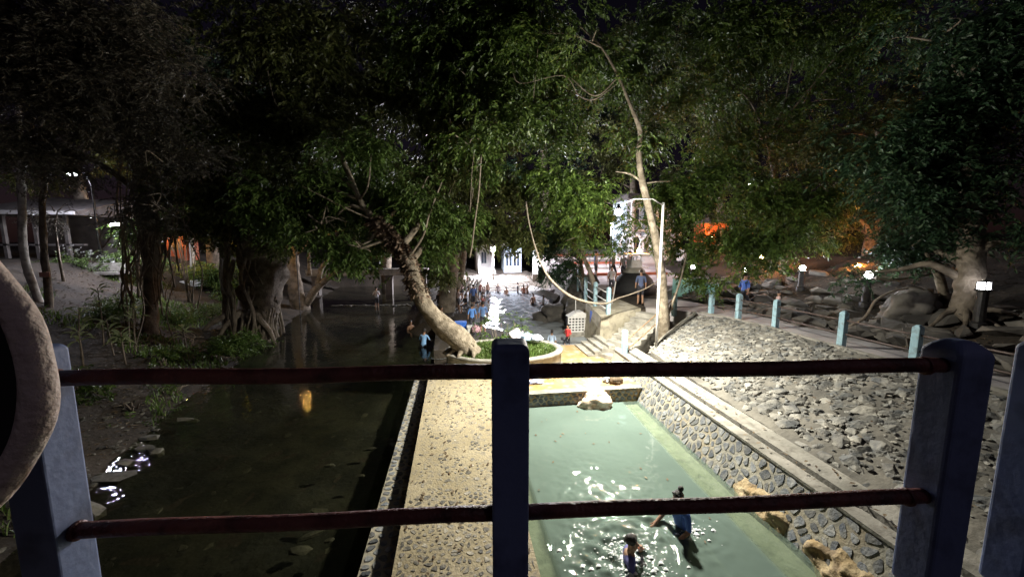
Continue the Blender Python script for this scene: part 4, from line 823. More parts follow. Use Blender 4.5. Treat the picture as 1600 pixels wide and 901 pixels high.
# right hillside trees
b = Vector((14.45, 8.55, 0)); b.z = ground_z(b.x, b.y)
t9 = tree('stout_hill_tree', 'stout cut trunk behind the square lantern at the right edge', [b - Vector((0, 0, .3)), b + Vector((0, 0, .5)), b + Vector((-.05, 0, 1.3)), b + Vector((-.1, .1, 2.4)), b + Vector((-.3, .2, 4.2)), b + Vector((-.6, .3, 6.5))], [.42, .32, .27, .25, .2, .12],
     [cl(1450, 300, 9.5, 1.6, .9), cl(1540, 270, 8.5, 1.5, .9), cl(1400, 220, 10, 1.9, 1.0), cl(1500, 180, 9, 1.8, 1.0), cl(1420, 330, 10, .8, .5), cl(1470, 360, 9.4, .9, .5), cl(1590, 380, 8.0, .5, .4), cl(1560, 330, 8.4, .9, .5), cl(1330, 430, 10.6, .3, .4), cl(1420, 395, 10, .8, .35), cl(1500, 330, 9, .9, .6), cl(1440, 250, 9.5, 1.3, .8), cl(1560, 120, 8.6, 1.8, 1.0), cl(1480, 60, 9, 2.0, 1.0), cl(1590, 20, 8.5, 1.6, .9)], 'leafdark', 3400, .15, 'bark', seed=34, nt=24, sub=16, wob=.35)
for k in range(6):
    th = 2.2 + k * .72; e = b + Vector((math.cos(th) * 1.1, math.sin(th) * 1.1, 0)); e.z = ground_z(e.x, e.y); limb(b + Vector((math.cos(th) * .25, math.sin(th) * .25, .25)), e, .09, .03, 300 + k, t9, 'bark', .03, 'root')
b = atY(1482, 490, 9.4); b.z = ground_z(b.x, b.y)
tree('broken_trunk', 'short leaning pale broken trunk among the hillside stones', [b - Vector((0, 0, .2)), atY(1474, 455, 9.4), atY(1462, 420, 9.4), atY(1452, 405, 9.5)], [.13, .12, .11, .07], [cl(1430, 385, 9.8, .6, .3)], 'leafdark', 120, .12, 'palebark', seed=35, nt=3)
b = atY(1356, 410, 15.2); b.z = ground_z(b.x, b.y)
tree('orange_lit_tree', 'tree whose trunk glows orange from a lamp at its foot', [b - Vector((0, 0, .2)), atY(1360, 380, 15.2), atY(1372, 340, 15.2), atY(1380, 280, 15.2), atY(1370, 200, 15)], [.28, .24, .2, .14, .08],
     [cl(1340, 320, 15.6, 1.4, .9), cl(1280, 330, 15.5, 1.3, .8), cl(1400, 360, 15.6, 1.2, .7), cl(1330, 250, 15, 2.0, 1.2), cl(1400, 200, 15, 2.2, 1.3), cl(1240, 240, 16, 2.0, 1.2), cl(1300, 370, 16.4, 1.0, .5)], 'leafolive', 2400, .15, seed=36, nt=22)
b = atY(1225, 420, 17.5); b.z = ground_z(b.x, b.y)
tree('hillside_tree', 'leafy tree over the middle lanterns of the hillside', [b - Vector((0, 0, .2)), atY(1228, 380, 17.5), atY(1215, 300, 17.5), atY(1200, 220, 17)], [.22, .18, .14, .08],
     [cl(1230, 345, 17.6, 1.6, .9), cl(1180, 350, 18.4, 1.4, .7), cl(1130, 330, 18, 1.5, .8), cl(1150, 220, 17, 2.2, 1.4), cl(1250, 170, 17, 2.4, 1.5), cl(1100, 120, 18, 2.6, 1.6), cl(1110, 400, 18.6, .9, .5), cl(1250, 60, 16, 3.0, 1.5), cl(1350, 110, 16, 2.6, 1.4), cl(1400, 30, 14, 2.6, 1.3)], 'leaf', 3300, .16, seed=37, nt=20)
# tall trees far behind
for i, (px, Yb, lab) in enumerate(((600, 42, 'tall dim tree far behind the river bend'), (850, 52, 'tall dim tree behind the spillway'), (1120, 38, 'tall dim tree behind the teal wall'), (330, 34, 'tall dim tree behind the garden shrubs'), (130, 30, 'tall dim tree behind the pavilion'), (1440, 24, 'tall dim tree behind the orange lamp'), (985, 46, 'tall dim tree behind the pale building'))):
    q = atY(px, 378, Yb); gz = ground_z(q.x, q.y); s = Yb / 30
    tree('tall_tree', lab, [(q.x, q.y, gz - .2), (q.x + .2, q.y, gz + 4 * s), (q.x - .3, q.y, gz + 9 * s), (q.x, q.y, gz + 14 * s)], [.4 * s, .34 * s, .24 * s, .1 * s],
         [((q.x + random.uniform(-4, 4) * s, q.y + random.uniform(-1, 1), gz + (5.5 + k * 1.7) * s), (3.4 * s, 2.4 * s, 1.6 * s)) for k in range(7)], 'leafdark' if i % 2 else 'leafolive', 1700, .24 * s, seed=50 + i, nt=10, L=.7 * s, group=None)
# liana swinging from the centre foliage to the stair rail
P = [Vector(p) for p in smooth([atY(px, py, Y) for px, py, Y in ((822, 315, 14.2), (826, 345, 14), (836, 385, 14), (852, 425, 14), (880, 455, 14.1), (910, 470, 14.3), (945, 474, 14.5), (965, 466, 14.6), (990, 458, 14.6), (1012, 449, 14.3), (1032, 436, 13.4))], 5)]
v1 = tag(MB().tube(P, list(np.linspace(.02, .045, len(P) // 2)) + list(np.linspace(.045, .02, len(P) - len(P) // 2)), 8, .5).build('liana', 'vine', None, True), 'thick pale liana sagging above the lattice screen towards the stair', 'vine')
P = [Vector(p) for p in smooth([atY(px, py, 13.6) for px, py in ((752, 240), (748, 300), (742, 345), (737, 385), (734, 402))], 5)]
tag(MB().tube(P, .03, 7, .1).build('hanging_vine', 'vine', None, True), 'pale straight vine hanging above the far pool', 'vine')
P = [Vector(p) for p in smooth([atY(px, py, Y) for px, py, Y in ((800, 95, 14), (812, 130, 14), (880, 118, 14), (905, 150, 14), (930, 155, 13.8), (968, 128, 13.4))], 5)]
tag(MB().tube(P, .016, 7, .3).build('hanging_vine', 'bark', None, True), 'dim looping vine high in the centre canopy', 'vine')

# ================================================================== SHRUBS, PLANTS, STONES
def shrub(name, label, c, r, leaf, twigs, size, seed, group=None, cat='shrub', **k):
    g = ground_z(c[0], c[1]); t = thing(name, label, cat, (c[0], c[1], g), group); rr2 = random.Random(seed)
    mb = MB()
    for i in range(7):
        e = Vector(c) + Vector((rr2.uniform(-.7, .7) * r[0], rr2.uniform(-.7, .7) * r[1], rr2.uniform(-.1, .6) * r[2])); b0 = Vector((c[0] + rr2.uniform(-.15, .15), c[1] + rr2.uniform(-.1, .1), g - .1))
        mb.tube([b0, b0.lerp(e, .5) + Vector((0, 0, .1)), e], [.03, .022, .01], 5)
    mb.build('stems', 'bark', t, True); obj('foliage', leaf_cloud([(tuple(c), tuple(r))], twigs, 12, size, seed, k.get('L', .4), k.get('aspect', .42), k.get('droop', .2)), leaf, t); return t
def on_ground(px, Y, h):
    p = atY(px, 400, Y); return Vector((p.x, p.y, ground_z(p.x, p.y) + h))
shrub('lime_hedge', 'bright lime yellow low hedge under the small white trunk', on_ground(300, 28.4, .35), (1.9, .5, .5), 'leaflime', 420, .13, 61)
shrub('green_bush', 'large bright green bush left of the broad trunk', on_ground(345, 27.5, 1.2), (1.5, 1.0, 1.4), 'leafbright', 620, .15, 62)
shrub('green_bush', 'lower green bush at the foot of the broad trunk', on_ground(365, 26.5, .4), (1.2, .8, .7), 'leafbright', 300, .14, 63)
fh = shrub('flower_hedge', 'low hedge speckled with white flowers behind the vine curtain', on_ground(165, 24, .4), (3.0, .6, .5), 'leafbright', 700, .12, 64)
mb = MB(); g_ = random.Random(9)
for k in range(120):
    c = on_ground(165 + g_.uniform(-75, 75), 23.4 + g_.uniform(0, .8), g_.uniform(.4, .95)); s = g_.uniform(.04, .08)
    for j in range(3):
        a = j * 1.05 + g_.random(); d1 = Vector((math.cos(a) * s, 0, math.sin(a) * s)); d2 = Vector((-math.sin(a) * s * .5, .02, math.cos(a) * s * .5)); mb.add([c - d1, c + d2, c + d1, c - d2], [(0, 1, 2, 3)])
stuff(mb.build('blossoms', 'flower', fh))
shrub('water_fern', 'small dark green fern bush on the water edge below the broad trunk', at(370, 540, .15), (.75, .6, .4), 'leafbright', 260, .16, 65, aspect=.25, droop=.35)
shrub('bank_weeds', 'patch of weeds where the bank meets the river stones', at(265, 610, 0.1), (.7, .6, .3), 'leaf', 160, .10, 66)
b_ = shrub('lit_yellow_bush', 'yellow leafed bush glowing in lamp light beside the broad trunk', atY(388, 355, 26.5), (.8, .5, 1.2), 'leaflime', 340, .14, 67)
def cane(px, py, h, n, seed, lab, size=.46):
    b = bank_base(px, py, 1.2); t = thing('cane_plant', lab, 'plant', b, 'long leaved plants on the left bank'); rr2 = random.Random(seed)
    top = b + Vector((rr2.uniform(-.08, .08), rr2.uniform(-.08, .08), h)); P = smooth([b - Vector((0, 0, .05)), b.lerp(top, .5) + Vector((rr2.uniform(-.05, .05), 0, 0)), top], 4)
    MB().tube([Vector(p) for p in P], list(np.linspace(.028, .016, len(P))), 6).build('stem', 'vine', t, True)
    for i in range(n):
        a = i * 2.4 + rr2.uniform(-.3, .3); f = rr2.uniform(.0, .45); o = top - Vector((0, 0, h * f * .8)); e = rr2.uniform(-.1, .9); s = size * rr2.uniform(.75, 1.2)
        d = Vector((math.cos(a) * math.cos(e), math.sin(a) * math.cos(e), math.sin(e))); sd = d.cross(Vector((0, 0, 1))).normalized(); w = s * .13
        m1 = o + d * s * .4; m2 = o + d * s * .75 - Vector((0, 0, s * .08)); tip = o + d * s * 1.05 - Vector((0, 0, s * .3)); nn = sd.cross(d) * w * .5
        MB().add([o, m1 + sd * w + nn, m1 - sd * w + nn, m2 + sd * w * .8 + nn, m2 - sd * w * .8 + nn, tip, m1, m2], [(0, 1, 6), (0, 6, 2), (1, 3, 7, 6), (6, 7, 4, 2), (3, 5, 7), (7, 5, 4)]).build('leaf', 'leafpale', t)
for a in ((130, 572, 1.15, 11, 1, 'short upright leafed plant closest to the ring'), (128, 560, 1.75, 12, 2, 'taller tufted plant behind the short upright one'), (197, 570, 1.15, 18, 3, 'bushiest low plant of the left bank group'), (178, 555, 1.3, 12, 4, 'leafy plant left of the hanging roots'),
          (162, 540, 2.1, 12, 5, 'tallest pale plant standing behind the group'), (212, 550, 1.7, 14, 6, 'pale leafed plant touching the hanging roots'), (292, 552, 1.1, 10, 7, 'thin plant apart to the right of the hanging roots')): cane(*a)
# stones along the bank and in the shallow river
SM = [rock_mesh('river_stone', 500 + k, .45, 20) for k in range(8)]
for me in SM: me.materials.append(M['riverstone'])
def stone(px, py, s, lab, grp, z=None, sx=1.3):
    p = at(px, py, RIVER_Z if z is None else z); o = obj('river_stone', random.choice(SM), None); o.location = (p.x, p.y, p.z - .02); o.scale = (s * sx, s * .8, s * .8); o.rotation_euler = (random.uniform(-.15, .15), random.uniform(-.15, .15), random.uniform(-.5, .5)); tag(o, lab, 'stone', grp)
G1 = 'stones along the left river edge'
for a in ((175, 745, .36, 'long pale flat stone nearest the white glints', G1, None, 1.6), (200, 722, .22, 'rounded stone just above the long flat one', G1), (225, 700, .24, 'pale stone midway up the stone row', G1), (240, 706, .22, 'stone jutting furthest into the water', G1), (216, 694, .14, 'small stone between the upper pair', G1), (232, 684, .22, 'slanted stone near the top of the row', G1, None, 1.6), (243, 671, .12, 'small round stone at the top of the row', G1),
          (165, 712, .13, 'small pale stone at the soil edge', G1), (112, 740, .34, 'broad dark stone beside the blue post', G1), (125, 798, .34, 'pale wedge shaped stone right above the lower rail at left', G1, None, 1.5), (180, 708, .16, 'stone half buried in the bank soil', G1), (292, 655, .18, 'lone flat stone out in the water', G1, None, 1.7)): stone(*a)
G2 = 'pale stones under the shallow river'
for a in ((486, 834, .13, 'flat pale stone under the lower rail', G2, -.28, 1.8), (468, 858, .13, 'white slanted stone in the shallow water', G2, -.28, 1.8), (500, 797, .11, 'yellowish stone touching the lower rail', G2, -.30, 1.9), (515, 842, .07, 'tiny yellow stone near the shelf', G2, -.28), (561, 742, .09, 'pale yellowish stone close to the shelf', G2, -.28), (577, 700, .10, 'small yellow stone in mid river', G2, -.3, 1.8), (515, 726, .09, 'faint olive stone in mid river', G2, -.3, 1.8)): stone(*a)
rest = MB(); g_ = random.Random(15)
for k in range(420):
    x = g_.uniform(-7.5, -1.7); y = g_.uniform(4.3, 15); z = ground_z(x, y)
    if z > RIVER_Z - .02: continue
    me = g_.choice(SM); s = g_.uniform(.04, .17); mw = Matrix.Translation((x, y, z - s * .1)) @ Matrix.Rotation(g_.uniform(0, 6), 4, 'Z') @ Matrix.Diagonal((s * 1.3, s, s * .5, 1)); rest.add([mw @ v.co for v in me.vertices], [tuple(p.vertices) for p in me.polygons])
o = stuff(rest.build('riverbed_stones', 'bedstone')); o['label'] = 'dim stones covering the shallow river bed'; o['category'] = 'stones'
rest = MB()
for k in range(700):
    y = g_.uniform(6.5, 20); sx = float(np.interp(y, SHORE[:, 1], SHORE[:, 0])); x = sx - abs(g_.gauss(0, 1.5)) + .1; z = ground_z(x, y); me = g_.choice(SM); s = g_.uniform(.02, .08)
    mw = Matrix.Translation((x, y, z)) @ Matrix.Rotation(g_.uniform(0, 6), 4, 'Z') @ Matrix.Diagonal((s * 1.3, s, s * .8, 1)); rest.add([mw @ v.co for v in me.vertices], [tuple(p.vertices) for p in me.polygons])
o = stuff(rest.build('bank_pebbles', 'riverstone')); o['label'] = 'pebbles and clods strewn over the left bank soil'; o['category'] = 'pebbles'
# leaf litter on bank and hillside
def litter(n, pick, name, lab, m, s0=.04, s1=.10, seed=3):
    g = np.random.default_rng(seed); V = []; T = []
    for i in range(n):
        x, y = pick(g); z = ground_z(x, y) + .02; a = g.uniform(0, 6.28); s = g.uniform(s0, s1); d1 = (math.cos(a) * s, math.sin(a) * s); k = len(V)
        V += [(x - d1[0], y - d1[1], z), (x + d1[1] * .4, y - d1[0] * .4, z + .02), (x + d1[0], y + d1[1], z + g.uniform(0, .03)), (x - d1[1] * .4, y + d1[0] * .4, z + .02)]; T += [(k, k + 1, k + 2), (k, k + 2, k + 3)]
    o = stuff(obj(name, np_mesh(name, V, tris=np.array(T)), m)); o['label'] = lab; o['category'] = 'litter'
M['dryleaf'] = leafmat('dry_leaf', (0.09, 0.055, 0.03), (0.16, 0.11, 0.06), (0.26, 0.20, 0.13), .1, .8)
def pk(g):
    y = g.uniform(7, 24); return float(np.interp(y, SHORE[:, 1], SHORE[:, 0])) - .3 - g.uniform(0, 9), y
litter(3000, pk, 'leaf_litter', 'dry leaves scattered over the left bank', 'dryleaf')
litter(2200, lambda g: (g.uniform(12, 18), g.uniform(4, 18)), 'leaf_litter', 'dry leaves between the hillside boulders', 'dryleaf', seed=8)
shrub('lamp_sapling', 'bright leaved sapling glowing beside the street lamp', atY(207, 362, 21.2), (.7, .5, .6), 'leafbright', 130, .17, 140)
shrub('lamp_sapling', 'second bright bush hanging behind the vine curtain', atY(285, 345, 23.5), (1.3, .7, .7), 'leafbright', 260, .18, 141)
# weeds and creeping cover on the left bank
def pk2(g):
    while True:
        y = g.uniform(7, 26); x = float(np.interp(y, SHORE[:, 1], SHORE[:, 0])) - .2 - g.uniform(0, 8)
        if float(vnoise(np.array(x), np.array(y), .55, 31)) > .05: return x, y, ground_z(x, y) - .01
o = stuff(obj('bank_weeds_cover', blades(7000, pk2, .08, .30, .018, 12), 'grass')); o['label'] = 'patches of low weeds creeping over the left bank'; o['category'] = 'weeds'
for i, (px, py, r, lab) in enumerate(((330, 555, .5, 'low weed clump by the water below the thin plant'), (270, 500, .6, 'leafy clump between the vine curtain and the broad trunk'), (110, 620, .5, 'dim weed clump beside the ring under the rail'), (205, 640, .45, 'low clump of weeds above the shore stones'), (330, 500, .7, 'fern like clump left of the broad trunk roots'), (160, 500, .8, 'leafy undergrowth behind the long leaved plants'), (255, 570, .5, 'small leafy clump just over the upper rail'))):
    c = bank_base(px, py, 1); shrub('weed_clump', lab, c + Vector((0, 0, r * .35)), (r, r * .8, r * .5), ('leaf', 'leafbright')[i % 2], int(170 * r), .13, 120 + i, 'weed clumps on the left bank')
g_ = random.Random(19)
for k in range(16):     # roots snaking over the bank from the vine tree
    c = bank_base(240 + g_.uniform(-60, 90), 545 + g_.uniform(-40, 20), 1); a = g_.uniform(-.6, .9); pts = []
    for j in range(6): x, y = c.x + math.cos(a) * j * .35, c.y + math.sin(a) * j * .35 - .1 * j; a += g_.uniform(-.5, .5); pts.append(Vector((x, y, ground_z(x, y) + .02)))
    MB().tube([Vector(q) for q in smooth(pts, 3)], g_.uniform(.012, .035), 6, .3).build('ground_root', 'vine', t5, True)
# boulders: big pale one at the pool end, dark ones beside the far pool
def boulder(name, lab, c, s, m, seed, squash=.65, sub=4, amp=.42):
    bm = bmesh.new(); bmesh.ops.create_icosphere(bm, subdivisions=sub, radius=1)
    for v in bm.verts:
        n = mnoise.fractal(v.co * 1.2 + Vector((seed, seed * 2, 0)), .8, 2.1, 5); v.co *= 1 + amp * n
    me = bpy.data.meshes.new(name); bm.to_mesh(me); bm.free(); o = obj(name, me, m, None, True); o.location = c; o.scale = (s[0], s[1], s[2]); return tag(o, lab, 'boulder')
boulder('pale_boulder', 'big pale orange boulder against the stone edge at the pool end', (4.12, 10.22, .08), (.52, .36, .34), 'pinkrock', 3)
boulder('dark_boulder', 'flat layered dark boulder jutting into the far pool', (6.5, 22.6, .2), (1.6, 1.1, .8), 'boulder', 5)
boulder('dark_boulder', 'tall dark boulder under the small bent tree', at(915, 478, 0.9), (1.3, 1.0, 1.7), 'boulder', 6)
boulder('dark_boulder', 'low wet boulder between the screen box and the terrace', (7.1, 18.9, .1), (.9, .7, .8), 'boulder', 7)
boulder('dark_boulder', 'stacked dark rock left of the terrace posts', (7.2, 20.4, .9), (.9, .9, .9), 'boulder', 8)
# hillside rocks: pieces of the ground above the path
HM = [rock_mesh('hill_rock', 700 + k, .62, 18) for k in range(10)]
for me in HM: me.materials.append(M['boulder'])
g_ = random.Random(77)
for k in range(260):
    x = 12.05 + abs(g_.gauss(0, 1.7)); y = g_.uniform(3.5, 20)
    if any(math.hypot(x - q[0], y - q[1]) < .5 for q in BL): continue
    s = g_.uniform(.14, .5) * (1.25 if x < 13 else 1); o = obj('rock', g_.choice(HM), None, ground); o.location = (x, y, ground_z(x, y) + s * .1); o.scale = (s * g_.uniform(.9, 1.6), s, s * g_.uniform(.6, 1)); o.rotation_euler = (g_.uniform(-.3, .3), g_.uniform(-.3, .3), g_.uniform(0, 6.28))
boulder('mossy_boulder', 'large mottled boulder beside the globe lantern on the hillside', (14.2, 9.75, 2.75), (.85, .6, .6), 'boulder', 12)
# fallen branches and roots over the hillside
for i, (pts, r, lab) in enumerate(([[(1325, 512), (1352, 495), (1368, 470), (1395, 455), (1420, 450)], .05, 'crooked bare branch leaning on the rocks beside the blue post'], [[(1370, 434), (1400, 436), (1430, 432), (1470, 425), (1520, 408)], .06, 'long pale branch lying behind the globe lantern'], [[(1590, 348), (1560, 362), (1535, 366)], .035, 'thin pale branch reaching in from the right edge'], [[(1255, 475), (1300, 466), (1330, 470)], .05, 'low root crossing the rocks below the second lantern'])):
    Yb = (9.9, 10.6, 8.6, 12.6)[i]; P = [Vector(p) for p in smooth([atY(x, y, Yb) for x, y in pts], 5)]
    tag(MB().tube(P, list(np.linspace(r, r * .5, len(P))), 8, .2).build('fallen_branch', 'vine', None, True), lab, 'branch')

# ================================================================== LATTICE SCREEN BOX IN THE WATER
gx, gy = 6.35, 18.5; g0 = at(888, 525, .02); g1 = at(925, 525, .02); gw = 1.22; gx = (g0.x + g1.x) / 2; gy = g0.y
sc_ = thing('lattice_screen', 'white lattice screen box with a gabled top standing in the water', 'screen', (gx, gy, -.1))
MB().box(gx - .66, gx + .66, gy - .1, gy + .7, -.9, .22).build('plinth', 'concrete', sc_)
MB().hull8([(gx - .6, gy - .02, 1.0), (gx + .6, gy - .02, 1.0), (gx + .6, gy + .6, 1.0), (gx - .6, gy + .6, 1.0)], [(gx - .12, gy - .02, 1.25), (gx + .16, gy - .02, 1.27), (gx + .16, gy + .6, 1.27), (gx - .12, gy + .6, 1.25)]).build('gable_slab', 'white', sc_)
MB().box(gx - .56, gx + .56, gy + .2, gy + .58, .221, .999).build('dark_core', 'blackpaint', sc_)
for k in range(8): x = gx - .6 + 1.2 * k / 7; MB().box(x - .028, x + .028, gy - .0, gy + .05, .221, .999).build('upright_bar', 'white', sc_)
for k in range(6): z = .25 + .72 * k / 5; MB().box(gx - .61, gx + .61, gy - .012, gy + .045, z - .03, z + .03).build('cross_bar', 'white', sc_)
MB().tube([(gx - .2, gy + .1, 1.2), (gx - .22, gy + .1, 1.9)], .022, 6).build('mast', 'white', sc_)
P = [atY(900, 466, gy), atY(925, 518, gy), atY(948, 512, gy - .3), atY(957, 470, gy - .8), atY(962, 440, gy - 1)]
tag(MB().tube([Vector(p) for p in smooth(P[1:], 5)], .03, 7).build('water_pipe', 'white', None, True), 'pale bent pipe climbing from the lattice screen to the terrace', 'pipe')
o = MB().box(6.52, 6.60, 17.1, 17.4, .75, 1.5).build('upright_board', 'bluepanel'); tag(o, 'deep blue upright board below the terrace edge', 'board')

# ================================================================== FAR SPILLWAY, WALLS, BUILDINGS
sp = structure(strip('spillway', 'plazafloor', [(1.8, 37.2), (1.0, 41), (1.2, 45)], [(8.6, 37.0), (8.4, 41), (8.4, 45)], -.6, 0))
for v in sp.data.vertices:
    v.co.z = (-0.05 + (v.co.y - 37) * .125) if v.co.z > -.3 else -.9
for k in range(9):
    y = 37.5 + k * .8; MB().box(1.5, 8.3, y, y + .12, -.05 + (y - 37) * .125, .035 + (y - 37) * .125).build('step_rib', 'concrete', sp)
def pavilion(name, lab, x0, x1, y, z0, h, m, roofm, cols, wins, cat='building', d=3.0):
    t = thing(name, lab, cat, ((x0 + x1) / 2, y, z0))
    if m: MB().box(x0, x1, y, y + d, z0 - .5, z0 + h).build('wall', m, t)
    for cx in cols: MB().box(cx - .12, cx + .12, y - 1.0, y - .76, z0 - .5, z0 + h).build('column', 'white', t)
    if roofm: MB().hull8([(x0 - .5, y - 1.3, z0 + h), (x1 + .5, y - 1.3, z0 + h), (x1 + .5, y + d + .3, z0 + h), (x0 - .5, y + d + .3, z0 + h)], [(x0 - .3, y - .9, z0 + h + .5), (x1 + .3, y - .9, z0 + h + .5), (x1 - .6, y + d - .6, z0 + h + .9), (x0 + .6, y + d - .6, z0 + h + .9)]).build('roof', roofm, t)
    for (a, b, c, e) in wins:
        w = MB().box(a, b, y - .03, y - .003, c, e).build('window', 'glassdark', t)
        MB().box((a + b) / 2 - .03, (a + b) / 2 + .03, y - .05, y - .031, c, e).build('mullion', 'white', w); MB().box(a - .06, b + .06, y - .1, y - .031, c - .08, c - .005).build('sill', 'white', w)
    return t
q0, q1 = atY(748, 428, 47), atY(768, 428, 47)
pavilion('white_gate_house', 'white columned shelter at the head of the spillway', q0.x - .3, q1.x, 47.5, 1.3, 3.3, 'white', 'rooftile', [q0.x, q1.x], [(q0.x + .4, q0.x + 1.0, 2.2, 3.6)])
q0, q1 = atY(788, 428, 46), atY(815, 428, 46)
t = pavilion('pale_blue_house', 'small pale blue house with two tall windows above the spillway', q0.x, q1.x, 46.2, 1.3, 3.0, 'bluegrey', 'rooftile', [], [(q0.x + .25, q0.x + .95, 1.9, 3.6), (q0.x + 1.2, q0.x + 1.9, 1.9, 3.6)])
o = MB().hull8([(8.6, 41, 0), (9.2, 41, 0), (10.2, 45.8, 0), (9.6, 45.8, 0)], [(8.6, 41, 1.3), (9.2, 41, 1.3), (10.2, 45.8, 5.0), (9.6, 45.8, 5.0)]).build('sloping_parapet', 'white'); tag(o, 'white sloping parapet right of the pale blue house', 'parapet')
for k in range(4):
    z = 1.05 + .18 * k; y = 45.4 + .35 * k; MB().box(2.9, 5.0, y, y + .36, .6, z).build('step', 'white', sp)
a, bq = atY(830, 452, 31), atY(870, 466, 27.5)
o = MB().tube([a + Vector((0, 0, 0)), a.lerp(bq, .5) + Vector((0, 0, .06)), bq], [.30, .32, .30], 10).build('white_log_barrier', 'white', None, True); tag(o, 'thick white log shaped barrier slanting down to the far pool', 'barrier')
mb = MB(); lumps(mb, [(8.6, 28.6, .5, .7), (9.4, 29.8, .9, .9), (8.2, 30.4, .6, .7), (9.2, 27.2, .7, .7)], 5, .6); o = mb.build('rock_bank', 'plazafloor', ground, True)
# bright paved terrace on the right behind the boulders, steps and posts
plz = structure(MB().hull8([(8.2, 21, 1.0), (16, 21, 1.0), (20, 40, 2.5), (8.8, 40, 2.5)], [(8.2, 21, 2.32), (16, 21, 2.32), (20, 40, 4.05), (8.8, 40, 4.05)]).build('terrace', 'plazafloor'))
for k in range(5):
    y = 24 + 2.6 * k; MB().box(8.9, 14.5, y, y + .5, 1.5, 2.32 + (y - 21) * .091 + .16).build('step', 'white' if k % 2 else 'redpaint', plz)
q0, q1 = atY(978, 360, 33), atY(1056, 360, 33)
t = pavilion('two_storey_house', 'pale blue white house front glimpsed through leaves behind the slender trunk', q0.x, q1.x, 33, 3.4, 5.2, 'bluegrey', 'rooftile', [q0.x + .15, (q0.x + q1.x) / 2, q1.x - .15], [(q0.x + .4, q0.x + 1.2, 6.4, 7.8), (q0.x + 1.7, q0.x + 2.5, 6.4, 7.8), (q0.x + 3.0, q0.x + 3.8, 6.4, 7.8), (q0.x + .5, q0.x + 1.5, 3.6, 5.6)])
MB().box(q0.x - .4, q1.x + .4, 31.9, 33, 5.8, 5.95).build('balcony', 'white', t)
for k in range(14): x = q0.x - .3 + (q1.x - q0.x + .6) * k / 13; MB().box(x - .03, x + .03, 31.93, 31.99, 5.951, 6.7).build('baluster', 'white', t)
MB().box(q0.x - .4, q1.x + .4, 31.9, 32.0, 6.701, 6.78).build('handrail', 'white', t)
# arches in front
arch = thing('white_arches', 'row of small white arches in front of the pale house', 'garden wall', tuple(atY(995, 398, 29)))
for k in range(4):
    c = atY(978 + 16 * k, 396, 29); P = [c + Vector((math.cos(a) * .62, 0, math.sin(a) * 1.5)) for a in np.linspace(0, math.pi, 13)]
    MB().tube(P, .13, 8).build('arch', 'white', arch, True)
c = atY(1000, 400, 29.3); MB().box(c.x - 2.4, c.x + 2.6, c.y, c.y + .2, c.z - 1.2, c.z + .2).build('base_wall', 'white', arch)
def lit_post(px, py, Y, lab, lens, r=.14, w=.2, g=None):
    p = atY(px, py, Y); gz = g if g is not None else ground_z(p.x, p.y); t = thing('terrace_lamp', lab, 'lamp', (p.x, p.y, gz)); MB().tube([(p.x, p.y, gz - .2), (p.x, p.y, p.z - r)], .05, 8).build('pole', 'darkmetal', t, True)
    MB().lathe((p.x, p.y, 0), [(r * math.sin(a), p.z - r * math.cos(a)) for a in np.linspace(.12, math.pi - .12, 9)], 12).build('globe', lens, t, True); MB().lathe((p.x, p.y, 0), [(r * 1.3, p.z + r * 1.0), (r * .3, p.z + r * 1.5)], 12).build('cap', 'darkmetal', t); return t
M['terracelens'] = emit('terrace_lamp_glass', (.95, .92, 1.0), 2200.0)
lit_post(955, 352, 26, 'white globe lamp on the bright terrace', 'terracelens', g=2.7)
lit_post(1171, 287, 31, 'tiny high lamp showing between leaves on the right', 'lens', .09)
fl = atY(771, 389, 42); t = thing('far_floodlight', 'far bright floodlight at the head of the far pool', 'floodlight', (fl.x, fl.y, .6))
MB().tube([(fl.x, fl.y + .15, .3), (fl.x, fl.y + .15, fl.z + .3)], .06, 8).build('pole', 'white', t, True)
MB().box(fl.x - .32, fl.x + .32, fl.y, fl.y + .12, fl.z - .24, fl.z + .24).build('housing', 'darkmetal', t); MB().lathe((fl.x, fl.y - .3, fl.z), [(.03, -.24), (.2, -.16), (.26, 0), (.2, .16), (.03, .24)], 14).build('lens', 'farlens', t, True)
# black canopied kiosk with pale cap, box and board
kc = at(992, 478, 1.9); kY = 19.6; c = atY(990, 440, kY); s = kY / 590
k_ = thing('kiosk', 'black canopied stall with a pale cap and a flat lamp board on top', 'stall', (c.x, c.y, 1.9))
prof = [(1.15, -.75), (1.2, -.35), (1.0, .15), (.62, .5), (.5, .55)]; MB().lathe((c.x, c.y, c.z), prof, 18).build('canopy', 'blackpaint', k_, True)
MB().lathe((c.x, c.y, c.z), [(.62, .52), (.56, .66), (.4, .78), (.36, .80)], 16).build('cap', 'concrete', k_, True)
MB().box(c.x - .3, c.x + .3, c.y - .3, c.y + .3, c.z + .80, c.z + 1.2).build('vent_box', 'white', k_); MB().box(c.x - .6, c.x + .8, c.y - .5, c.y + .5, c.z + 1.45, c.z + 1.55).build('lamp_board', 'white', k_)
for a, b2 in ((-.25, -.25), (.25, -.25), (-.25, .25), (.25, .25)): MB().box(c.x + a - .03, c.x + a + .03, c.y + b2 - .03, c.y + b2 + .03, c.z + 1.201, c.z + 1.449).build('strut', 'white', k_)
for a in (-1, 1): MB().tube([(c.x + a * .9, c.y, 1.85), (c.x + a * .9, c.y, c.z - .3)], .05, 8).build('post', 'darkmetal', k_)
p = Vector((c.x + .2, c.y - .1, c.z + 1.68)); lb = MB().lathe((p.x, p.y, 0), [(.12 * math.sin(a), p.z - .12 * math.cos(a)) for a in np.linspace(.1, math.pi - .1, 8)], 12).build('orange_bulb', 'orangelens', k_, True)
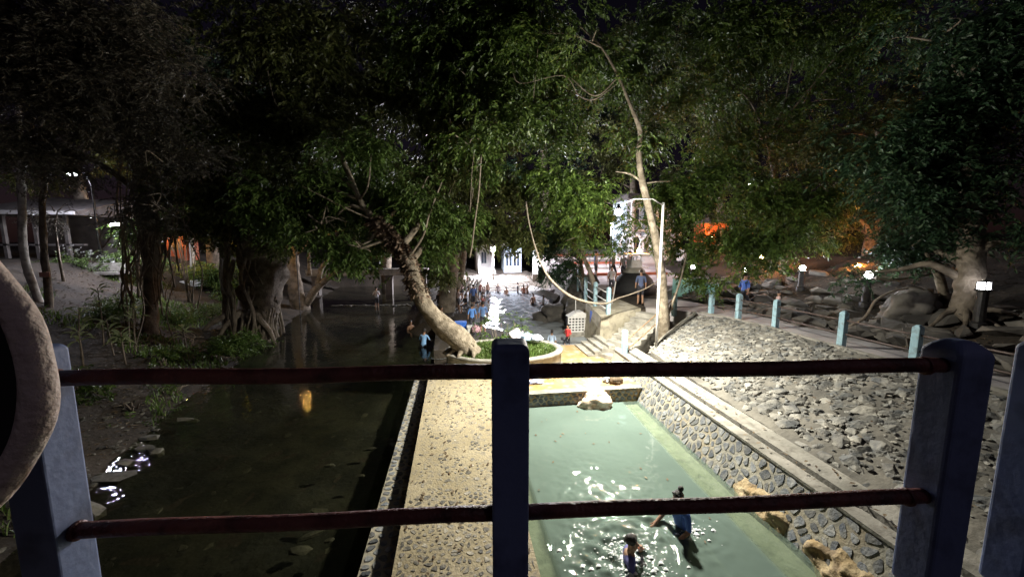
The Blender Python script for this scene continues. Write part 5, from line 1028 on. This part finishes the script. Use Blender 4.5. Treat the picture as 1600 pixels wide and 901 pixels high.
# triangular white board and teal walls, benches
o = MB().hull8([tuple(atY(1012, 392, 17.5)), tuple(atY(1032, 392, 17.5)), tuple(atY(1029, 418, 17.5))], [tuple(atY(1012, 392, 17.55)), tuple(atY(1032, 392, 17.55)), tuple(atY(1029, 418, 17.55))]).build('triangular_board', 'white'); tag(o, 'pale triangular board high beside the slender trunk', 'board')
tw = thing('teal_wall', 'low teal painted wall panels beyond the path bend', 'wall', (10.6, 17.9, 1.9))
for (a, b2) in ((1052, 1076), (1078, 1104), (1106, 1122)):
    A, B = atY(a, 470, 18.2), atY(b2, 470, 18.2); MB().box(A.x, B.x - .03, 18.2, 18.35, 1.7, 2.9 if a < 1100 else 2.6).build('panel', 'teal', tw); MB().box(A.x - .02, B.x - .01, 18.17, 18.38, 2.9 if a < 1100 else 2.6, 2.97 if a < 1100 else 2.67).build('coping', 'concrete', tw)
pv = pavilion('lit_shelter', 'white lit shelter seen through leaves above the teal wall', atY(1068, 400, 27).x, atY(1112, 400, 27).x, 27, 3.0, 1.3, 'white', None, [], [(atY(1075, 400, 27).x, atY(1090, 400, 27).x, 3.3, 4.0)], d=1.0)
pv = pavilion('orange_house', 'orange lit house wall glimpsed through leaves on the right', atY(1100, 380, 30).x, atY(1140, 380, 30).x, 30, 3.2, 3.2, 'redpaint', 'rooftile', [], [(atY(1118, 380, 30).x, atY(1132, 380, 30).x, 4.6, 5.9)], d=1.5)
spot_lamp(atY(1112, 372, 28.6), .13, 'orangelens', 'orange lamp in front of the house behind the leaves')
# left pavilion with long roof and benches
L0, L1 = atY(-40, 335, 26), atY(128, 335, 26)
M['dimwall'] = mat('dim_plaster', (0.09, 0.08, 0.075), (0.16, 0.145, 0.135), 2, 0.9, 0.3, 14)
lp = thing('left_pavilion', 'long open pavilion with a white roof edge behind the pale thin trunks', 'pavilion', (L0.x, 26, ground_z(-20, 26)))
gz = ground_z(-22, 26)
MB().hull8([(L0.x, 25.6, L0.z), (L1.x, 25.6, L1.z - .05), (L1.x, 30, L1.z - .05), (L0.x, 30, L0.z)], [(L0.x, 25.6, L0.z + .28), (L1.x, 25.6, L1.z + .16), (L1.x - .3, 30, L1.z + 1.2), (L0.x, 30, L0.z + 1.4)]).build('roof', 'rooftile', lp)
MB().hull8([(L0.x, 25.5, L0.z + .01), (L1.x, 25.5, L1.z - .04), (L1.x, 25.59, L1.z - .04), (L0.x, 25.59, L0.z + .01)], [(L0.x, 25.5, L0.z + .25), (L1.x, 25.5, L1.z + .14), (L1.x, 25.59, L1.z + .14), (L0.x, 25.59, L0.z + .25)]).build('fascia', 'white', lp)
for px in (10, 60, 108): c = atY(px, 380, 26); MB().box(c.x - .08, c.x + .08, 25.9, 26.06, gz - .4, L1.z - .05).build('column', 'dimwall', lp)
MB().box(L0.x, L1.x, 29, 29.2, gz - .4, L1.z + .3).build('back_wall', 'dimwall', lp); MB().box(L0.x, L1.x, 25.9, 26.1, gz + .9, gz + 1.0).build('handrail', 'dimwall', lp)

A, B = atY(72, 375, 23), atY(195, 375, 23); gz2 = ground_z(B.x, 23)
bn = thing('long_bench', 'long pale concrete bench under the street lamp on the left', 'bench', ((A.x + B.x) / 2, 23, gz2)); MB().box(A.x, B.x, 22.8, 23.25, gz2 + .55, gz2 + .68).build('seat', 'concrete', bn)
for f in (.08, .36, .64, .92): x = A.x + (B.x - A.x) * f; MB().box(x - .1, x + .1, 22.85, 23.2, gz2 - .3, gz2 + .549).build('leg', 'concrete', bn)
MB().box(A.x, B.x, 23.251, 23.33, gz2 + .7, gz2 + 1.15).build('backrest', 'concrete', bn)
c = atY(192, 405, 25); gz3 = ground_z(c.x, c.y); o = thing('white_table', 'white slab table behind the flower hedge', 'table', (c.x, c.y, gz3)); MB().box(c.x - 1.0, c.x + .9, 24.7, 25.3, c.z - .05, c.z + .07).build('table_top', 'white', o)
for f in (-.6, .5): MB().box(c.x + f - .12, c.x + f + .12, 24.85, 25.15, gz3 - .2, c.z - .051).build('leg', 'concrete', o)
c = on_ground(292, 27.0, .12); o = MB().hull8([c + Vector(v) for v in ((-.95, -.3, -.2), (.9, -.25, -.2), (1.0, .4, -.2), (-.7, .45, -.2))], [c + Vector(v) for v in ((-.8, -.25, .10), (.75, -.2, .14), (.85, .35, .16), (-.6, .4, .12))]).build('pale_slab', 'white'); tag(o, 'pale flat slab lying on the bank below the lime hedge', 'slab')
A, B = atY(258, 385, 33), atY(290, 385, 33); wl = thing('warm_lit_kiosk', 'small kiosk with orange lit front left of the white forked trunk', 'kiosk', (A.x, 33, ground_z(A.x, 33))); g4 = ground_z(A.x, 33)
MB().box(A.x, B.x, 33, 34.5, g4 - .3, atY(255, 348, 33).z).build('wall', 'redpaint', wl); MB().box(A.x - .3, B.x + .3, 32.4, 34.8, atY(255, 348, 33).z, atY(255, 344, 33).z).build('roof', 'rooftile', wl); MB().box(A.x + .3, B.x - .3, 32.96, 32.99, g4 + .5, g4 + 1.3).build('shutter', 'wood', wl)
M['warmlens'] = emit('warm_lamp_glass', (1.0, .55, .14), 800.0)
spot_lamp(atY(262, 358, 32.0), .11, 'warmlens', 'warm lamp in front of the small orange kiosk')
spot_lamp(atY(376, 374, 25.6), .09, 'warmlens', 'warm lamp lighting the yellow bush beside the broad trunk')
spot_lamp(atY(460, 356, 27.0), .09, 'warmlens', 'small warm lamp behind the forked grey trunks')
# culvert beam over the dark river
o = thing('river_footbridge', 'low dark concrete footbridge across the far river', 'bridge', (-9, 37, -.5)); MB().box(-13.5, -2.5, 37, 38.2, 1.7, 2.3).build('beam', 'concrete', o)
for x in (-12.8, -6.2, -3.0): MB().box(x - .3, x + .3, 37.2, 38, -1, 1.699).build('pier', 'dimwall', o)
for k in range(26):     # weir stones
    p = at(522 + k * 4.7, 477 + random.uniform(-1, 1), RIVER_Z + .02); o = obj('weir_stone', random.choice(SM), None, river); o.location = p; s = random.uniform(.12, .22); o.scale = (s * 1.3, s, s * .7)

# ================================================================== PEOPLE
def skin_body(name, J, E, sub=1):
    """J: joint -> (pos, radius, zone); E: bones.  One continuous skinned surface, faces coloured by nearest bone."""
    keys = list(J); me = bpy.data.meshes.new('tmp'); me.from_pydata([J[k][0] for k in keys], [(keys.index(a), keys.index(b)) for a, b in E], [])
    o = bpy.data.objects.new('tmp', me); C.objects.link(o); o.modifiers.new('s', 'SKIN').use_smooth_shade = True
    sv = me.skin_vertices[0].data
    for i, k in enumerate(keys): r = J[k][1]; sv[i].radius = r if isinstance(r, tuple) else (r, r); sv[i].use_root = (k == 'pelvis')
    s = o.modifiers.new('u', 'SUBSURF'); s.levels = sub; s.render_levels = sub
    dg = bpy.context.evaluated_depsgraph_get(); dg.update(); ev = o.evaluated_get(dg); out = bpy.data.meshes.new_from_object(ev); out.name = name
    bpy.data.objects.remove(o); bpy.data.meshes.remove(me)
    out.materials.clear()
    for m in ('skin', 'cloth', 'trousers'): out.materials.append(M[m])
    segs = [(Vector(J[a][0]), Vector(J[b][0]), J[b][2]) for a, b in E]
    for p in out.polygons:
        c = p.center; best = None
        for a, b, z in segs:
            d = b - a; t = max(0, min(1, (c - a).dot(d) / max(1e-9, d.length_squared))); q = (a + d * t - c).length
            if best is None or q < best[0]: best = (q, z)
        p.material_index = best[1]; p.use_smooth = True
    return out
SK, CL, TR = 0, 1, 2
def pose(kind, fingers=False, lower=TR, shirt=CL):
    J = {'pelvis': ((0, 0, .92), (.145, .10), lower), 'waist': ((0, 0, 1.06), (.13, .09), shirt), 'chest': ((0, -.005, 1.26), (.155, .105), shirt), 'upper': ((0, 0, 1.38), (.12, .085), shirt),
         'neck': ((0, 0, 1.455), .052, SK), 'jaw': ((0, -.02, 1.53), (.062, .068), SK), 'head': ((0, -.008, 1.60), (.075, .09), SK), 'crown': ((0, .0, 1.67), (.062, .075), SK), 'nose': ((0, -.115, 1.585), .016, SK)}
    for s, n in ((-1, 'l'), (1, 'r')):
        J.update({n + 'sh': ((.175 * s, 0, 1.385), .062, shirt), n + 'el': ((.225 * s, .03, 1.12), .044, shirt), n + 'wr': ((.235 * s, -.04, .89), .03, SK), n + 'ha': ((.235 * s, -.06, .81), (.022, .04), SK),
                  n + 'hip': ((.088 * s, 0, .88), .088, lower), n + 'kn': ((.10 * s, -.02, .49), .058, lower), n + 'an': ((.105 * s, .02, .09), .042, SK), n + 'toe': ((.115 * s, -.13, .045), .036, SK)})
    E = [('pelvis', 'waist'), ('waist', 'chest'), ('chest', 'upper'), ('upper', 'neck'), ('neck', 'jaw'), ('jaw', 'head'), ('head', 'crown'), ('head', 'nose')]
    for n in 'lr': E += [('upper', n + 'sh'), (n + 'sh', n + 'el'), (n + 'el', n + 'wr'), (n + 'wr', n + 'ha'), ('pelvis', n + 'hip'), (n + 'hip', n + 'kn'), (n + 'kn', n + 'an'), (n + 'an', n + 'toe')]
    S = lambda k, p: J.__setitem__(k, (p, J[k][1], J[k][2]))
    if kind == 'sit':
        for k in ('pelvis', 'waist', 'chest', 'upper', 'neck', 'jaw', 'head', 'crown', 'nose', 'lsh', 'rsh', 'lhip', 'rhip'): p = J[k][0]; S(k, (p[0], p[1] + (p[2] - .92) * -.06, p[2] - .44))
        for s, n in ((-1, 'l'), (1, 'r')): S(n + 'kn', (.13 * s, -.42, .50)); S(n + 'an', (.13 * s, -.42, .09)); S(n + 'toe', (.14 * s, -.56, .045)); S(n + 'el', (.25 * s, -.08, .70)); S(n + 'wr', (.18 * s, -.30, .60)); S(n + 'ha', (.15 * s, -.37, .58))
    if kind == 'walk':
        S('lkn', (-.1, -.16, .50)); S('lan', (-.1, -.20, .10)); S('ltoe', (-.11, -.35, .05)); S('rkn', (.1, .05, .48)); S('ran', (.1, .26, .13)); S('rtoe', (.11, .14, .05)); S('lwr', (-.24, .10, .90)); S('lha', (-.24, .13, .83)); S('rwr', (.24, -.18, .93)); S('rha', (.24, -.25, .87))
    if kind == 'reach':       # both arms forward and low, touching the water
        S('lel', (-.24, -.16, 1.16)); S('lwr', (-.22, -.38, 1.04)); S('lha', (-.21, -.46, 1.0)); S('rel', (.25, -.1, 1.13)); S('rwr', (.20, -.30, 1.0)); S('rha', (.18, -.38, .97))
        for k in ('chest', 'upper', 'neck', 'jaw', 'head', 'crown', 'nose', 'lsh', 'rsh'): p = J[k][0]; S(k, (p[0], p[1] - (p[2] - 1.06) * .22, p[2] - .02))
    if kind == 'wipe':        # crouched in the water, one hand at the face, one spread
        S('lkn', (-.16, -.24, .62)); S('rkn', (.16, -.24, .62)); S('lan', (-.13, .08, .30)); S('ran', (.13, .08, .30)); S('ltoe', (-.14, -.08, .26)); S('rtoe', (.14, -.08, .26))
        S('rel', (.27, -.20, 1.22)); S('rwr', (.13, -.24, 1.44)); S('rha', (.08, -.2, 1.51)); S('lel', (-.30, -.08, 1.15)); S('lwr', (-.36, -.26, 1.0)); S('lha', (-.38, -.33, .97))
        for k in ('chest', 'upper', 'neck', 'jaw', 'head', 'crown', 'nose', 'lsh', 'rsh'): p = J[k][0]; S(k, (p[0], p[1] - (p[2] - 1.06) * .12, p[2]))
    if kind == 'phone':
        S('lel', (-.25, -.06, 1.13)); S('lwr', (-.12, -.24, 1.28)); S('lha', (-.07, -.26, 1.34)); S('rel', (.25, -.06, 1.13)); S('rwr', (.12, -.24, 1.28)); S('rha', (.07, -.26, 1.34))
    if fingers:
        for s, n in ((-1, 'l'), (1, 'r')):
            h = Vector(J[n + 'ha'][0]); w = Vector(J[n + 'wr'][0]); d = (h - w).normalized(); side = d.cross(Vector((0, 0, 1))).normalized() if abs(d.z) < .95 else Vector((0, 1, 0)); dn = Vector((0, 0, -1))
            for i, (o, ln) in enumerate(((-.03, .072), (-.01, .082), (.011, .077), (.03, .06))):
                a = h + side * o + d * .02; m1 = a + d * ln * .5 + dn * .008; m2 = a + d * ln + dn * .03
                J[f'{n}f{i}a'] = (tuple(a), .0095, SK); J[f'{n}f{i}b'] = (tuple(m1), .0088, SK); J[f'{n}f{i}c'] = (tuple(m2), .0075, SK); E += [(n + 'ha', f'{n}f{i}a'), (f'{n}f{i}a', f'{n}f{i}b'), (f'{n}f{i}b', f'{n}f{i}c')]
            a = w + d * .03 + side * .035 * -s; b2 = a + d * .035 + side * .03 * -s; J[n + 't0'] = (tuple(a), .011, SK); J[n + 't1'] = (tuple(b2), .0095, SK); E += [(n + 'wr', n + 't0'), (n + 't0', n + 't1')]
    return J, E
def hair_mesh(J, kind):
    h = Vector(J['head'][0]); c = Vector(J['crown'][0]); o = (h + c) / 2 + Vector((0, .012, .0)); bm = bmesh.new(); bmesh.ops.create_icosphere(bm, subdivisions=3, radius=1)
    lim = -.55 if kind == 'long' else -.12
    for v in bm.verts:
        n = 1 + .06 * mnoise.noise(v.co * 5); x, y, z = v.co
        if y < -.35 and z < .62: z = .62 + (z - .62) * .12; y = max(y, -.72)      # face left free
        if y >= -.35 and z < lim: z = lim + (z - lim) * .2; x *= .8; y *= .8
        v.co = (o.x + x * .092 * n, o.y + y * .108 * n, o.z + z * .118 * n)
    if kind == 'bun':
        g = bmesh.ops.create_icosphere(bm, subdivisions=2, radius=.05)
        for v in g['verts']: v.co = v.co * (1 + .15 * mnoise.noise(v.co * 40)) + o + Vector((0, .06, .13))
    me = bpy.data.meshes.new('hair'); bm.to_mesh(me); bm.free(); me.materials.append(M['hair']); me.polygons.foreach_set('use_smooth', [True] * len(me.polygons)); return me
LIB = {}
def body(kind, hair='short', fingers=False, lower=TR, shirt=CL, sub=1):
    key = (kind, hair, fingers, lower, shirt)
    if key not in LIB: J, E = pose(kind, fingers, lower, shirt); LIB[key] = (skin_body('person', J, E, sub), hair_mesh(J, hair), J)
    return LIB[key]
EYE = None
def person(label, loc, rz, kind='stand', col=(.3, .3, .3), hair='short', scale=1.0, group=None, lower=TR, shirt=CL, fingers=False, sub=1, face=False):
    bm_, hm, J = body(kind, hair, fingers, lower, shirt, sub); o = bpy.data.objects.new('person', bm_); C.objects.link(o); o.location = loc; o.rotation_euler = (0, 0, rz); o.scale = (scale,) * 3; o.color = (*col, 1)
    h = bpy.data.objects.new('hair', hm); C.objects.link(h); h.parent = o; tag(o, label, 'person', group)
    if face:
        hd = Vector(J['head'][0]); mb = MB()
        for s in (-1, 1): MB().lathe(hd + Vector((.03 * s, -.086, .012)), [(.002, -.008), (.011, 0), (.002, .008)], 8).build('eye', 'blackpaint', o)
        mb.lathe(hd + Vector((0, -.088, -.055)), [(.002, -.006), (.022, 0), (.002, .006)], 10); mb.build('mouth', 'redpaint', o)
        for s in (-1, 1): MB().tube([hd + Vector((.078 * s, .0, -.03)), hd + Vector((.092 * s, .012, 0)), hd + Vector((.082 * s, .01, .035))], [.010, .014, .010], 6).build('ear', 'skin', o, True)
    return o
# the two bathers in the green pool
person('bather in a purple shirt wiping their face amid the bright splashes', SW1 + Vector((0, 0, -1.34)), R(70), 'wipe', (.16, .16, .42), 'short', 1.0, 'bathers in the green pool', fingers=True, sub=2, face=True)
person('bather in a blue shirt with a hair bun reaching forward in the pool', SW2 + Vector((-.02, 0, -1.02)), R(-75), 'reach', (.10, .20, .62), 'bun', .98, 'bathers in the green pool', fingers=True, sub=2, face=True)
# splash droplets and foam round the bathers, white flecks also imitating water glints
mb = MB(); g_ = random.Random(6); drop = rock_mesh('drop', 901, .7, 12)
for k in range(760):
    c = SW1 if k < 600 else SW2; r = abs(g_.gauss(0, .42 if k < 600 else .22)); a = g_.uniform(0, 6.28); x, y = c.x + .05 + math.cos(a) * r, c.y - .05 + math.sin(a) * r * .9; s = g_.uniform(.004, .014) if g_.random() < .8 else g_.uniform(.014, .034)
    z = float(ripple(np.array([x]), np.array([y]))[0]) + s * .4; mb.add([(x + v.co.x * s * 1.6, y + v.co.y * s, z + v.co.z * s * .3) for v in drop.vertices], [tuple(p.vertices) for p in drop.polygons])
M['foam'] = mat('foam', (.75, .8, .82), (.85, .88, .9), 20, .25); o = stuff(mb.build('foam_glints', 'foam')); o['label'] = 'white splash and imitated glint flecks around the two bathers'; o['category'] = 'foam'
# river and far pool people: (label, px, py of feet/waterline, z of that point, sink, facing, pose, colour, hair, scale)
GW = 'people bathing in the far pool'; GR = 'people gathered on the spit'
def put(label, px, py, z, sink, rz, kind, col, hair='short', sc=1.0, grp=None, shirt=CL, lower=TR):
    p = at(px, py, z); p.z = z - sink; return person(label, p, rz, kind, col, hair, sc, grp, lower, shirt)
put('person in a white shirt and dark trousers standing on the river weir', 589, 478, RIVER_Z + .05, .25, R(10), 'phone', (.8, .8, .85), sc=1.0)
put('swimmer with only head and shoulders above the dark river', 642, 514, RIVER_Z, 1.22, R(40), 'stand', (.4, .25, .2), shirt=SK)
put('person in a light blue shirt waist deep in the dark river', 662, 541, RIVER_Z, .85, R(160), 'reach', (.28, .52, .85), 'long')
put('person in a blue shirt left of the pair behind the planter', 738, 520, .35, .0, R(180), 'stand', (.12, .30, .75), 'long', .85, GR)
put('person in a paler blue shirt right of the pair behind the planter', 755, 520, .35, .0, R(175), 'stand', (.2, .36, .72), 'long', .92, GR)
put('bare shouldered bather behind the leaning trunk', 690, 503, 0, .75, R(100), 'stand', (.5, .25, .2), 'short', 1, GR, SK)
for i, (lab, px, py, z, col, k, sc) in enumerate((('seated person in black above the leaning trunk', 686, 484, .45, (.02, .02, .03), 'sit', 1), ('seated person in dark clothes second from the leaning trunk', 699, 486, .45, (.05, .05, .07), 'sit', 1), ('person in white standing by the spit tree', 705, 460, .5, (.7, .7, .72), 'stand', .95),
        ('person in pale pink near the spit edge', 722, 468, .3, (.6, .35, .38), 'stand', .9), ('person in white near the striped rails', 731, 462, .4, (.75, .72, .74), 'walk', .9), ('crouching person in grey on the spit edge', 743, 482, .15, (.35, .3, .3), 'sit', .95), ('person in red brown shirt at the spit edge', 750, 470, .15, (.4, .15, .12), 'stand', .9),
        ('person with bare back at the glare', 762, 462, 0, (.5, .3, .22), 'stand', .9), ('child in white behind the seated pair', 716, 478, .4, (.7, .7, .7), 'stand', .7), ('person in black between the trunk and the glare', 728, 488, .3, (.03, .03, .04), 'sit', .95))):
    put(lab, px, py, z, .3 if z < .1 else 0, R(140 + 40 * (i % 5)), k, col, 'long' if i % 2 else 'short', sc, GR)
for i, (lab, px, py, col, s, sk) in enumerate((('small bather at the left end of the far pool edge', 778, 456, (.5, .4, .4), CL, .9), ('bare chested bather low in the far pool', 791, 459, (.4, .2, .1), SK, 1.05), ('bather in black at the far pool edge', 809, 458, (.02, .02, .03), CL, .7), ('bather in orange left of the far pair', 818, 458, (.6, .25, .15), CL, .9), ('bare chested bather right of the far pair', 824, 458, (.5, .3, .2), SK, .9),
        ('bare chested bather standing nearest in the far pool', 833, 475, (.5, .3, .2), SK, .85), ('bather in white close to the log barrier', 849, 474, (.7, .7, .72), CL, 1.05), ('bather in pale clothes at the end of the log barrier', 862, 476, (.65, .6, .65), CL, 1.0))):
    put(lab, px, py, 0, sk, R(-20 + 50 * (i % 4)), 'stand', col, 'short', 1, GW, s)
g_ = random.Random(23); cols = {'white': (.7, .68, .7), 'black': (.05, .05, .06), 'red': (.5, .16, .14), 'blue': (.15, .25, .6), 'pink': (.55, .4, .38), 'grey': (.3, .3, .33)}
PW = {'stand': 'standing', 'sit': 'crouching', 'walk': 'stepping', 'phone': 'upright'}
for k in range(18):
    px = 706 + g_.uniform(0, 62); py = 452 + g_.uniform(0, 34) + (768 - px) * .0; w_ = px > 752
    bare = k in (3, 8, 13); cn = list(cols)[k % 6]; ps = list(PW)[(k // 6 + k % 3) % 4]
    put('small %s %s figure %s in the crowd %s the far pool' % (PW[ps], ('short haired', 'long haired')[k % 2], 'with bare back' if bare else 'in ' + cn, 'inside' if w_ else 'left of'), px, py, 0 if w_ else .3, .7 if w_ else 0, R(g_.uniform(90, 270)), ps, cols[cn], ('short', 'long')[k % 2], g_.uniform(.8, 1.0), 'packed crowd left of the far pool', SK if bare else CL)
for k in range(7):
    cn = list(cols)[k % 6]
    put('small figure in %s %s on the bright terrace behind the boulders' % (cn, ('standing', 'walking')[k // 6]), 925 + g_.uniform(0, 60), 428 + g_.uniform(0, 12), 2.6, 0, R(g_.uniform(0, 360)), ('stand', 'walk')[k // 6], cols[cn], 'short', .95, 'people on the bright terrace')
put('child in a red suit standing by the lattice screen', 887, 537, .0, .35, R(-60), 'walk', (.75, .06, .06), 'short', .75)
put('bather peeking over the planter rim at right', 862, 540, 0, .62, R(170), 'stand', (.4, .5, .65), 'long', .8)
put('walker in blue on the upper path behind the fence', 1161, 480, 2.0, .25, R(100), 'walk', (.10, .22, .75), 'short', 1.0)
put('person in pale pink leaning by the path fence post', 1213, 504, 1.96, .0, R(60), 'stand', (.72, .5, .48), 'short', .66, lower=CL)
put('person in a dark blue shirt below the black stall', 1000, 476, 1.9, 0, R(160), 'stand', (.12, .16, .3), 'short', .95)
put('small figure in white behind the terrace fence', 955, 455, 2.2, .2, R(0), 'stand', (.7, .65, .68), 'long', .9)
# belongings on the planter rim and ledge
def bundle(name, lab, c, s, col, seed, cat):
    bm = bmesh.new(); bmesh.ops.create_icosphere(bm, subdivisions=3, radius=1)
    for v in bm.verts: n = mnoise.fractal(v.co * 2.2 + Vector((seed, 0, 0)), .7, 2.2, 4); v.co *= 1 + .45 * n; v.co.z = max(v.co.z, -.5)
    me = bpy.data.meshes.new(name); bm.to_mesh(me); bm.free(); o = obj(name, me, 'cloth', None, True); o.location = c; o.scale = s; o.color = (*col, 1); return tag(o, lab, cat)
bundle('cloth_bundle', 'white cloth bundle on the planter rim right of the centre post', at(806, 530, 1.05) + Vector((0, 0, .14)), (.26, .2, .26), (.78, .74, .8), 1, 'clothes')
bundle('cloth_bundle', 'blue white bag lying beside the cloth bundle', at(824, 531, 1.05) + Vector((0, 0, .08)), (.28, .18, .16), (.4, .55, .75), 2, 'bag')
bundle('cloth_bundle', 'pale blue bag at the back of the planter rim', at(838, 532, 1.05) + Vector((0, 0, .08)), (.24, .18, .15), (.6, .68, .8), 3, 'bag')
bundle('cloth_bundle', 'crumpled blue and white cloth on the orange ledge', at(836, 598, .37) + Vector((0, 0, .04)), (.26, .12, .07), (.45, .52, .8), 4, 'clothes')
bundle('cloth_bundle', 'dark brown bag on the ledge below the rail', at(962, 598, .37) + Vector((0, 0, .08)), (.22, .16, .16), (.14, .10, .06), 5, 'bag')
bundle('cloth_bundle', 'pale plastic bag beside the brown bag on the ledge', at(948, 596, .37) + Vector((0, 0, .07)), (.12, .12, .13), (.7, .74, .8), 6, 'bag')
def cooler(name, lab, c, w, d_, h, col, lid):
    t = thing(name, lab, 'box', c); o = MB().box(c.x - w / 2, c.x + w / 2, c.y - d_ / 2, c.y + d_ / 2, c.z, c.z + h).build('tub', 'cloth', t); o.color = (*col, 1); bv = o.modifiers.new('b', 'BEVEL'); bv.width = .03
    l = MB().box(c.x - w / 2 - .015, c.x + w / 2 + .015, c.y - d_ / 2 - .015, c.y + d_ / 2 + .015, c.z + h + .002, c.z + h + .07).build('lid', 'cloth', t); l.color = (*lid, 1)
cooler('cooler_box', 'bright blue cooler box beside the leaning trunk', at(720, 517, .42), .55, .4, .42, (.05, .2, .8), (.06, .22, .85))
cooler('cooler_box', 'small white box between the blue cooler and the pair', at(735, 520, .42), .3, .3, .3, (.75, .75, .72), (.8, .8, .78))
bundle('pink_bag', 'pink bag on the planter back between the pair', at(744, 519, .5) + Vector((0, 0, .14)), (.2, .15, .24), (.7, .42, .5), 7, 'bag')
# bare ground strip behind planter for the pair, striped rails on the spit
structure(slab('spit_landing', 'soil', [(-.9, 15.55), (2.2, 15.55), (2.4, 18.6), (.4, 21), (-1.0, 21)], -.8, .345))
rl = thing('striped_rails', 'white slanted handrails on the rocks left of the far pool', 'handrail', tuple(at(735, 470, .5)))
for k in range(4):
    a = atY(728 + 6 * k, 447, 27); b2 = atY(737 + 6 * k, 432, 29); MB().tube([a, b2], .09, 7).build('bar', 'white', rl, True); MB().tube([a, (a.x, a.y, .2)], .05, 6).build('foot', 'white', rl, True)
# shrub behind the planter
shrub('planter_shrub', 'small green shrub behind the planter in front of the far glare', at(790, 530, .9) + Vector((0, .6, .35)), (.8, .4, .42), 'leafbright', 200, .12, 88)
# fallen leaves on the walkway, slope and pool surface
g_ = np.random.default_rng(44); V = []; T = []
def fall(x, y, z):
    a = g_.uniform(0, 6.28); s = g_.uniform(.025, .06); c, d_ = math.cos(a) * s, math.sin(a) * s; k = len(V)
    V.extend([(x - c, y - d_, z), (x + d_ * .45, y - c * .45, z + .006), (x + c, y + d_, z + g_.uniform(0, .012)), (x - d_ * .45, y + c * .45, z + .006)]); T.extend([(k, k + 1, k + 2), (k, k + 2, k + 3)])
for k in range(150): fall(g_.uniform(-.85, 1.0), g_.uniform(4, 12.5) ** 1.0, .414)
for k in range(26): fall(g_.uniform(1.5, 4.6), g_.uniform(4.5, 10), .012)
for k in range(60): fall(g_.uniform(1.2, 5.4), g_.uniform(10.7, 13), .372)
for k in range(90): x_ = g_.uniform(5.75, 6.4); fall(x_, g_.uniform(3, 12), .915)
for k in range(120):
    x_, y_ = g_.uniform(6.9, 10.2), g_.uniform(3, 12); fall(x_, y_, float(slope_z(x_, y_)[0]) + .09)
o = stuff(obj('fallen_leaves', np_mesh('fallen_leaves', V, tris=np.array(T)), 'dryleaf')); o['label'] = 'fallen leaves lying on the walkway, ledge, slope and water'; o['category'] = 'leaves'
